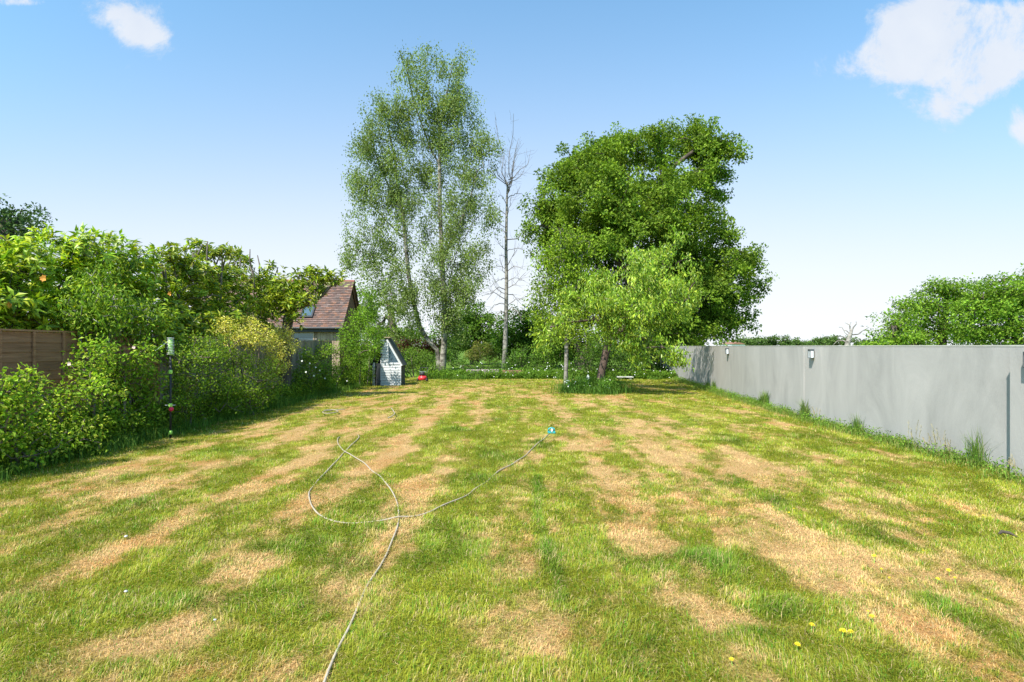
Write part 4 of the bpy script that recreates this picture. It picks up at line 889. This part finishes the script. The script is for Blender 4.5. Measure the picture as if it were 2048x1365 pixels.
for i, (px, py, s_, lab) in enumerate(dan):
    gx2, gy2 = G(px, py+4)
    if proto is None:
        r_ = empty('dandelion', (0, 0, 0), lab, 'flower', 'dandelions scattered in the lawn')
        MB().tube([(0, 0, -.01), (.002, 0, .03), (0, .002, .052)], .0022, 5).build('stem', M_green, r_)
        h_ = MB(); rr2 = random.Random(1)
        for k in range(34):
            an = k*2.4; l_ = .008+.012*(k/34); zz_ = .062-.012*(k/34)
            d_ = Vector((math.cos(an), math.sin(an), .35)); p_ = Vector((0, 0, .052)); t_ = p_+Vector((math.cos(an)*l_, math.sin(an)*l_, zz_-.052)); s2 = Vector((-math.sin(an), math.cos(an), 0))*.0022
            h_.add([p_, t_+s2, t_*1.0+Vector((math.cos(an), math.sin(an), 0))*.002, t_-s2], [[0, 1, 2, 3]])
        h_.build('petals', M_yellow, r_); proto = r_; o = r_
    else:
        o = proto.copy(); COL.objects.link(o)
        for chd in proto.children: c2 = chd.copy(); c2.parent = o; COL.objects.link(c2)
    o.location = (gx2, gy2, float(gz(np.array([gx2]), np.array([gy2]))[0])); o['label'] = lab; o.scale = (s_*.95,)*3; o.rotation_euler = (0, .2*math.sin(i*3), i*1.3)
# a curl of dark bark, pale stones
q = G(2012, 1076); pts = [(q[0]-.05, q[1]+.02, .03), (q[0]-.02, q[1]+.02, .05), (q[0]+.03, q[1]-.0, .045), (q[0]+.07, q[1]-.04, .02)]
tag(MB().tube(pts, [.008, .016, .014, .005], 8).build('bark_piece', M_oakbark, None, (*q, 0), True), 'dark curled piece of bark lying on the lawn at the right', 'bark')
for i, (px, py, s_, lab) in enumerate([(252,1080,.016,'white pebble on the pale worn strip at the left'), (252,1192,.013,'second pale pebble, on the grass lower left'), (430,1250,.011,'small off-white pebble on a straw patch left of the hose')]):
    q = G(px, py); z_ = .02; o = MB().lathe([(0, -.4), (.7, -.35), (1, 0), (.75, .35), (0, .5)], (0, 0, 0), 9, M=Matrix.Scale(s_, 4)).build('pebble', M_pale, None, (0, 0, 0), True)
    o.location = (*q, z_+.012); o.rotation_euler = (.2, .1, i); tag(o, lab, 'pebble', 'pebbles on the lawn')

# ------------------------------------------------------------------ totem tennis pole
sx, sy = -6.55, 10.55; sb = empty('totem_tennis_set', (sx, sy, 0), 'black totem tennis pole with green spiral top and red ball in the left border', 'garden game')
MB().tube([(sx, sy, -.05), (sx, sy, 1.58)], .019, 10).build('pole', M_blackpl_shade, sb, smooth=True)
for z0 in (1.22, .58, .06):
    MB().lathe([(.024, 0), (.034, .01), (.034, .06), (.024, .075)], (sx, sy, z0), 12).build('joint_collar', M_green, sb, smooth=True)
MB().tube([(sx, sy, 1.58), (sx, sy, 1.90)], .036, 12).build('spiral_core', M_green, sb, smooth=True)
MB().tube([(sx+.058*math.cos(t), sy+.058*math.sin(t), 1.58+.30*t/(2*math.pi*10)) for t in np.linspace(0, 2*math.pi*10, 160)], .0045, 5).build('spiral_wire', M_whitepl, sb, smooth=True)
MB().lathe([(.0, 0), (.06, 0), (.062, .012), (0, .016)], (sx, sy, 1.90), 14).build('top_cap', M_whitepl, sb)
MB().tube([(sx-.1, sy, .62), (sx+.1, sy, .62)], .006, 6).build('cross_bar', M_whitepl, sb)
MB().tube([(sx-.03, sy, 1.86), (sx-.28, sy-.03, 1.66), (sx-.34, sy-.03, 1.6), (sx-.56, sy-.05, 1.47)], .007, 6).build('tether', M_whitepl, sb)
MB().lathe([(.0, -.045), (.03, -.033), (.044, 0), (.03, .033), (0, .045)], (sx+.045, sy-.05, .55), 14).build('ball', M_pink, sb, smooth=True)

# ------------------------------------------------------------------ laurels beyond the fence
LAU = [(.30,.42,.02),(.38,.48,.03),(.20,.33,.018),(.46,.50,.04),(.12,.22,.014)]
def WX(px, py, X):
    Y = X*F/(px-1024); return np.array([X, Y, CAMH+(HZ-py)/F*Y])
def LX(lst, X):
    out = []
    for q in lst:
        px, py, rx, rz = q[:4]; x = X+(q[4] if len(q) > 4 else 0)+.30*math.sin(px*.37+py*.91); c = WX(px, py, x); Y = c[1]
        out.append((c, (max(rx/F*Y*.8, .25), max(rx/F*Y*1.0, .3), rz/F*Y), 1.0))
    return out
def border(name, label, lobes, X, seed, cols, dens, lp_, r0=.05, leafm=None, cat='shrub', crown='foliage', stems=3, bark=M_twig, group=None, base=None, rtip=.006, maxtarg=260, surf=2.2):
    Lb = LX(lobes, X); cx = float(np.mean([c[0] for c, r, w_ in Lb])); cy_ = float(np.mean([c[1] for c, r, w_ in Lb])); tr = []
    for k in range(stems):
        c, r, w_ = Lb[(k*2) % len(Lb)]; b0 = (cx+.12*(k-1), cy_*.5+c[1]*.5, -.05) if base is None else (*base, -.05)
        tr.append([b0, (cx*.5+c[0]*.5, (b0[1]+c[1])/2, max(c[2]*.55, .2)), (c[0], c[1], max(c[2], .3))])
    return tree(name, label, cat, (cx, cy_), tr, Lb, dens*3.0, dict(cols=cols, **lp_), bark, r0*.55, seed, leafm=leafm, group=group, crown=crown, limb_kw=dict(rtip=rtip, step=.4, power=2.3), maxtarg=maxtarg, surf=surf)
shoot = dict(nleaf=13, crad=.16, L=.165, Wd=.055, mode='shoot', droop=.35, fine=True, spread=.3)
gr = 'laurels behind the left fences'
border('laurel', 'big-leaved bright laurel above the brown panel fence', [(-90,560,90,50),(-30,540,60,50),(40,530,60,36),(100,510,50,38),(30,590,70,40),(110,575,60,44),(60,640,80,28),(-60,620,80,50),(20,560,70,60,-.8),(150,540,40,50),(60,500,20,16),(-60,660,60,40),(0,670,60,24),(100,670,60,22),(20,700,80,30),(120,640,30,16,.8),(60,636,40,10,.7)], -8.75, 81, LAU, 30, shoot, .09, M_gloss, group=gr, rtip=.009)
border('laurel', 'tall bright laurel in the middle of the hedge with reddish and orange leaves', [(175,510,45,36),(230,510,40,34),(200,560,60,50),(270,560,60,44),(150,610,60,44),(240,620,60,40),(300,600,50,50),(220,650,60,26),(200,580,60,60,-.9),(285,520,26,30),(160,670,50,24),(250,680,60,24),(200,710,80,26),(240,640,50,36,.9),(310,650,40,34,.9),(180,640,30,20,.8)], -8.7, 82, LAU, 30, shoot, .09, M_gloss, group=gr, rtip=.009)
LAU2 = [(.28,.36,.02),(.34,.40,.03),(.17,.26,.016),(.40,.42,.05),(.10,.17,.012)]
sh2 = dict(nleaf=13, crad=.15, L=.16, Wd=.06, mode='shoot', droop=.3, fine=False, spread=.3)
border('laurel', 'laurel with sawn-off upright stubs along its top, before the annex', [(345,512,30,20),(400,505,34,18),(445,512,34,18),(480,528,26,16),(345,540,34,30),(330,590,44,44),(395,545,40,30),(400,600,55,50),(450,560,44,30),(470,610,50,44),(420,640,60,28),(505,575,26,20),(500,630,36,30),(380,580,60,60,-.8),(350,650,50,30),(330,690,60,30),(430,690,70,30),(500,670,50,26),(350,650,40,34,.9),(410,655,40,26,.9),(460,650,30,20,.8),(530,610,26,26),(545,570,22,18),(350,690,30,18,1.0)], -8.6, 83, LAU2, 24, sh2, .1, M_gloss, group=gr, rtip=.012)
# orange and reddish turned leaves
for i, (px, py, lab) in enumerate([]): pass
# lopped stubs (parts of the laurel)
stub = [o for o in COL.objects if o.name.startswith('laurel') and '_' not in o.name and 'stubs' in o.get('label', '')][0]
rgs = np.random.default_rng(9); mb = MB()
for px, py in [(318,520),(345,498),(372,520),(385,518),(405,498),(415,490),(440,520),(470,520),(480,525),(500,508),(515,520),(500,535),(455,512),(330,540),(360,520),(425,520),(510,540),(392,505)]:
    c = WX(px, py-rgs.uniform(2, 14), -8.6+rgs.uniform(-.3, .3)); e = np.array([rgs.uniform(-.25, .25), rgs.uniform(-.3, .3), -rgs.uniform(.5, .8)])
    MB().tube([c, c+e*.5+rgs.normal(size=3)*.03, c+e], [.016, .024, .032], 6).build('cut_stub', M_bark, stub, smooth=True)
# the lopped small tree in front of the annex
lt = dict(nleaf=12, crad=.17, L=.17, Wd=.06, mode='shoot', droop=.25, spread=.3)
def tw(px, py, dy=0): return W(px, py, 18.2+dy)
lop = [[(*tw(572, 700)[:2], -.05), tw(574, 660), tw(578, 632), tw(592, 612)], [tw(592, 612), tw(620, 606), tw(645, 590), tw(662, 572)], [tw(578, 632), tw(560, 600), tw(545, 570), tw(556, 535)], [tw(592, 612), tw(590, 580), tw(600, 545)], [tw(620, 606), tw(625, 575), tw(622, 545)], [tw(645, 590), tw(648, 565), tw(660, 548)]]
lopl = lobes_px([(560,570,26,18),(545,600,30,22),(590,570,26,20),(620,562,26,20),(655,560,28,14),(680,560,16,8),(610,590,30,14),(560,625,26,14),(640,580,24,10),(575,600,30,20),(530,575,22,22)], 18.2)
lopl += lobes_px([(570,585,24,16,-.4),(600,600,28,12,-.5),(630,555,26,12),(545,545,16,14),(580,622,24,14,-.4),(605,614,20,12,-.6),(590,640,16,12,-.5),(545,630,26,18,-.3),(565,600,24,16,-.6)], 18.2)
tree('lopped_tree', 'small lopped tree leaning right in front of the tiled roof', 'tree', tuple(tw(572, 700)[:2]), lop, lopl, 55, dict(cols=LAU2, **lt), M_bark, .17, 84, leafm=M_gloss, limb_kw=dict(rtip=.016, step=.4, power=2.4), maxtarg=120)

# ------------------------------------------------------------------ the left border
DK = [(.15,.255,.02),(.21,.33,.025),(.095,.175,.015),(.29,.38,.035)]
puf = lambda n=20, c=.18, L=.06, W_=.035, **k: dict(nleaf=n, crad=c, L=L, Wd=W_, **k)
gr = 'shrubs in the left border'
border('rose_bush', 'sprawling rose bush with pale yellow-green tips at the left edge, before the brown fence', [(30,770,50,26),(90,790,40,24),(20,830,60,40),(100,840,60,34),(60,890,70,34),(-30,800,60,60),(150,860,40,36),(-40,880,60,50),(170,900,40,24)], -6.95, 91, [(.20,.33,.02),(.28,.42,.03),(.12,.23,.015),(.40,.46,.06)], 34, puf(20, .17, .062, .04), group=gr)
border('climber', 'dark-leaved climbing shrub with hanging pinnate leaves over the fence end', [(150,620,34,30),(190,590,30,28),(170,660,34,20),(215,640,34,28),(225,600,22,26),(250,670,34,26),(205,550,20,20),(190,680,34,26),(285,640,34,34),(300,690,26,26)], -7.45, 92, DK, 34, dict(nleaf=18, crad=.2, L=.085, Wd=.04, mode='hang', droop=.8), group=gr, bark=M_deadbark, r0=.03)
border('rose_bush', 'loose rose bush with yellow-green young shoots between fence end and totem tennis pole', [(165,740,36,26),(210,720,34,26),(250,740,40,30),(190,780,50,30),(260,790,50,34),(230,830,50,30),(296,750,20,30,-.3),(180,830,40,28),(292,810,30,34,-.2),(200,700,22,18),(290,705,26,20)], -7.0, 93, [(.20,.34,.02),(.27,.42,.03),(.13,.24,.018),(.38,.45,.06)], 34, puf(20, .17, .065, .042), group=gr)
border('shrub', 'dense dark green shrub just right of the totem tennis pole', [(375,720,30,30),(420,715,36,26),(385,770,36,34),(440,770,44,36),(400,815,44,24),(360,800,26,34),(460,815,34,22),(352,760,14,34,-.4),(358,700,20,24,-.5),(400,690,26,22),(440,692,24,20)], -6.95, 94, DK, 40, puf(20, .17, .055, .034), group=gr)
border('shrub', 'rounded bright mid-green shrub with fine leaves below the yellow shrub', [(480,730,40,26),(525,735,36,26),(490,775,44,26),(540,770,30,26),(500,800,40,16)], -6.85, 95, [(.19,.29,.022),(.25,.36,.03),(.13,.215,.018)], 38, puf(22, .17, .05, .03), group=gr)
border('golden_shrub', 'golden yellow shrub, its cream tips the brightest foliage of the border', [(450,655,22,16),(485,650,30,16),(520,660,26,18),(560,668,28,18),(575,695,18,18),(545,690,26,20),(490,680,40,18),(560,725,16,22),(548,750,14,18)], -7.1, 96, [(.66,.58,.10),(.55,.54,.07),(.74,.66,.24),(.38,.42,.06)], 42, puf(22, .15, .055, .03), group=gr)
border('shrub', 'loose shrub dotted with small white flowers in front of the boards', [(620,715,24,18),(655,705,24,16),(610,750,26,20),(650,745,32,22),(690,735,24,20),(635,775,34,14),(680,765,26,16),(595,765,16,18)], -6.95, 97, [(.16,.27,.022),(.22,.33,.03),(.11,.2,.018)], 34, puf(20, .2, .07, .042), group=gr)
border('shrub', 'tall airy shrub over the shed roof, left of the leaning birch', [(720,640,22,20),(700,670,24,20),(745,665,22,14),(715,700,26,26),(735,630,20,20),(740,600,16,18),(700,735,26,26),(725,745,22,26),(695,700,20,20),(735,700,14,20),(747,700,9,22,.65),(742,740,12,26,.65),(752,682,10,10,.65)], -6.75, 98, [(.15,.27,.02),(.21,.34,.026),(.10,.19,.016)], 24, puf(22, .26, .085, .05), group=gr)
# white flowers on the last-but-one shrub, roses
rgf = np.random.default_rng(3)
def blossoms(owner_text, pts, mat, s_, name):
    ow_ = [o for o in COL.objects if owner_text in str(o.get('label', ''))][0]
    for p in pts:
        f = MB()
        for k in range(6):
            an = k*math.pi/3+rgf.random(); d_ = Vector((math.cos(an), -.5+.3*rgf.random(), math.sin(an))); sd = Vector((-math.sin(an), 0, math.cos(an)))*s_*.4; c = Vector(p)
            f.add([c, c+d_*s_*.6+sd, c+d_*s_*1.05, c+d_*s_*.6-sd], [[0, 1, 2, 3]])
        f.build(name, mat, ow_)
blossoms('white flowers', [W(px, py, -6.5*F/(px-1024)) for px, py in [(620,727),(632,735),(640,741),(628,752),(612,744),(650,757),(694,762),(604,722)]], M_flower, .03, 'blossom')
blossoms('loose rose bush', [WX(139, 728, -6.72), WX(268, 695, -6.75)], M_pinkrose, .032, 'blossom')
blossoms('big-leaved', [WX(88, 557, -8.0), WX(20, 610, -8.0)], M_orange, .06, 'turned_leaf')
blossoms('reddish and orange', [WX(232, 570, -7.95), WX(340, 588, -7.95), WX(315, 655, -7.9), WX(233, 580, -7.95)], M_orange, .055, 'turned_leaf')

# ------------------------------------------------------------------ long grass and weeds
def long_grass(name, label, regions, seed, cols, cat='grass', mat=M_grass):
    rg = np.random.default_rng(seed); sp = Soup()
    for (fx, n, h, wd) in regions:
        x, y = fx(rg, n); N = len(x); c = pal(cols, N, rg, .3)
        sp.add(*blade_arrays(x, y, gz(x, y), h*rg.uniform(.3, 1.25, N)*(.45+1.1*vnoise(x*2.3, y*2.1, 7)), wd*rg.uniform(.7, 1.3, N), rg.uniform(0, 6.28, N), rg.uniform(.1, .9, N), c, True))
    return tag(sp.build(name, mat), label, cat, kind='stuff')
GC = [(.10,.21,.02),(.14,.26,.028),(.07,.15,.016),(.2,.3,.04)]
def bed_edge(rg, n):
    y = 5.5+19*rg.random(n)**1.2; return -6.95+.35*(vnoise(y*1.3, y*0, 5)-.3)+rg.normal(size=n)*.22-.15, y
def bed_in(rg, n):
    y = 5.5+20*rg.random(n)**1.2; return -7.6+.9*rg.random(n), y
long_grass('border_grass', 'long uncut grass along the foot of the left border', [(bed_edge, 26000, .24, .008), (bed_in, 16000, .20, .010)], 101, GC)
def far_edge(rg, n):
    x = rg.uniform(-5, 9.2, n); return x, 28.6+1.5*vnoise(x*1.2, x*0, 9)+1.4*rg.random(n)
long_grass('verge_weeds', 'rough weedy grass along the far edge of the lawn', [(far_edge, 26000, .23, .018)], 102, GC)
def cherry_ring(rg, n):
    cx, cy2 = cw(1185, 780)[0], 20.9; return cx+rg.normal(size=n)*.52+.15*np.sin(np.arange(n)), cy2+.25+rg.normal(size=n)*.48
long_grass('cherry_weeds', 'tall weeds left uncut around the cherry trunk', [(cherry_ring, 8000, .46, .013)], 103, [(.09,.19,.02),(.12,.23,.026),(.06,.13,.016)])
def wall_foot(rg, n):
    y = 4.5+26*rg.random(n)**1.0; return wall_x(y)-.04-np.abs(rg.normal(size=n))*.18, y
long_grass('wall_weeds', 'fringe of short weeds along the foot of the grey wall', [(wall_foot, 20000, .125, .008)], 104, [(.14,.24,.03),(.2,.28,.04),(.3,.28,.08),(.09,.17,.02)])
# leafy undergrowth: left bed and far edge
def under(name, label, fx, n, seed, cols, h, L):
    rg = np.random.default_rng(seed); x, y = fx(rg, n); c = np.stack([x, y, h*rg.random(n)**1.4+.03], 1); sp = Soup()
    foliage(sp, c, np.tile([0, 0, 1.0], (n, 1)), rg, 9, .12, L, L*.6, cols); return tag(sp.build(name, M_leaf), label, 'undergrowth', kind='stuff')
under('undergrowth', 'dark leafy undergrowth filling the left border', lambda rg, n: (-7.6+.8*rg.random(n), 5.5+20*rg.random(n)**1.2), 5200, 105, DK, .5, .06)
under('undergrowth', 'leafy weeds and ivy before the stone edging at the lawn end', lambda rg, n: (rg.uniform(-5, 9.5, n), np.where(rg.random(n) < .5, 30.7+1.5*rg.random(n), 29.2+.8*rg.random(n))), 3600, 106, [(.12,.23,.02),(.19,.31,.03),(.08,.16,.018)], .34, .10)
def cl(rg, n):
    a_ = rg.random(n)*6.28; r_ = rg.random(n)**.5; return cw(1185, 780)[0]+np.cos(a_)*r_*1.0, 20.9+np.sin(a_)*r_*.9
under('undergrowth', 'scattered small leafy weeds where the lawn meets the grey wall', lambda rg, n: (lambda y: (wall_x(y)-.05-np.abs(rg.normal(size=n))*.14, y))(4.5+26*rg.random(n)**.95), 1300, 108, [(.15,.27,.03),(.2,.31,.04),(.1,.2,.02)], .09, .04)
under('undergrowth', 'low leafy weeds among the tall grass at the cherry foot', cl, 420, 107, [(.08,.18,.02),(.13,.24,.03)], .45, .07)
# small white wildflowers at the lawn end
rgw = np.random.default_rng(8); f = MB()
for k in range(110):
    x_ = rgw.uniform(-3.6, 9.2); y_ = rgw.uniform(28.6, 30.3); z_ = rgw.uniform(.1, .9)
    if rgw.random() < .3: x_ = rgw.uniform(2.0, 4.0); y_ = 20.3+rgw.random(); z_ = rgw.uniform(.1, .5)
    s_ = .022; f.add([(x_-s_, y_, z_), (x_, y_-.01, z_-s_), (x_+s_, y_, z_), (x_, y_+.01, z_+s_)], [[0, 1, 2, 3]])
tag(f.build('wildflowers', M_flower), 'tiny white wildflowers speckling the weeds at the lawn end', 'flowers', kind='stuff')

# separate tussocks and weeds against the wall
tufts = [(1438,778,.35,'g','small bushy weed at the wall foot beside the slanting trunk shadows'),(1458,782,.45,'g','upright grass tuft on the wall, right of the slanting trunk shadows'),(1534,812,.35,'g','thin grass tuft at the wall foot, left neighbour of a taller tuft'),
         (1552,814,.5,'g','tall narrow grass tuft at the wall between two lanterns'),(1637,838,.5,'g','dense dark tussock at the wall under the middle lantern joint'),(1662,846,.35,'s','thin branched dry stem right of the dark tussock'),
         (1714,866,.4,'g','low pointed tussock at the wall right of the middle lantern'),(1832,902,.5,'s','group of tall dry seed stems at the wall foot, the leftmost stems'),(1868,908,.35,'s','short seeding grass stems between the taller dry stems'),
         (1893,913,.55,'s','tall leaning dry stem with seed head at the wall'),(1912,916,.33,'s','pale green seeding stems just right of the leaning stem'),(1962,930,.55,'g','largest grass tussock at the wall, left of the wall step'),(2036,958,.35,'s','wispy stems at the foot of the near wall section'),
         (1394,768,.35,'s','thin weed stalk at the far end of the wall')]
for i, (px, py, h, kind, lab) in enumerate(tufts):
    rg = np.random.default_rng(200+i); gx2, gy2 = G(px, py); gx2 = min(gx2, float(wall_x(gy2))-.07)
    if kind == 'g':
        n_ = 110; a_ = rg.random(n_)*6.28; r_ = rg.random(n_)*.11; x_ = np.minimum(gx2+np.cos(a_)*r_, wall_x(gy2)-.02); y_ = gy2+np.sin(a_)*r_*1.6
        sp = Soup(); az = np.where(rg.random(n_) < .6, rg.uniform(2, 4.6, n_), rg.choice([1.5, -1.5], n_)+rg.normal(size=n_)*.2)
        sp.add(*blade_arrays(x_, y_, gz(x_, y_), h*rg.uniform(.5, 1.15, n_), np.full(n_, .007 if gy2 < 12 else .012), az, rg.uniform(.05, .6, n_), pal([(.09,.19,.025),(.13,.24,.035),(.2,.26,.06)], n_, rg, .3), True))
        tag(sp.build('grass_tuft', M_grass, None, (gx2, gy2, 0)), lab, 'grass tuft', 'tufts along the wall foot')
    else:
        q = MB(); r2 = random.Random(i)
        for k in range(5):
            bx, by = gx2-r2.random()*.05, gy2+r2.uniform(-.12, .12); hh = h*r2.uniform(.6, 1.1); ln = r2.uniform(-.12, .16)
            pts = [(bx, by, -.01), (bx-.02, by+ln*.4, hh*.5), (bx-.03, by+ln, hh)]; q.tube(pts, [.003, .0025, .0015], 4, (.24, .24, .09))
            for j in range(7):
                t = .55+.45*j/7; p0 = Vector(pts[1]).lerp(Vector(pts[2]), (t-.5)*2); e = Vector((-r2.random()*.02, r2.uniform(-.035, .035), .03)); q.tube([p0, p0+e], [.004, .002], 4, (.30, .24, .12))
        q.build  # noqa
        o = q.build('dry_stem', noise_mat('dry_stem', (.8,.8,.8), (1.1,1.1,1.1), 9, .8, attr=True) if i == 5 or 'M_stem' not in globals() else M_stem, None, (gx2, gy2, 0), colour=True)
        M_stem = o.data.materials[0]; tag(o, lab, 'weed', 'dry stems along the wall foot')

if '__main__' == __name__: print('objects', len(bpy.data.objects), 'verts', sum(len(m.vertices) for m in bpy.data.meshes))
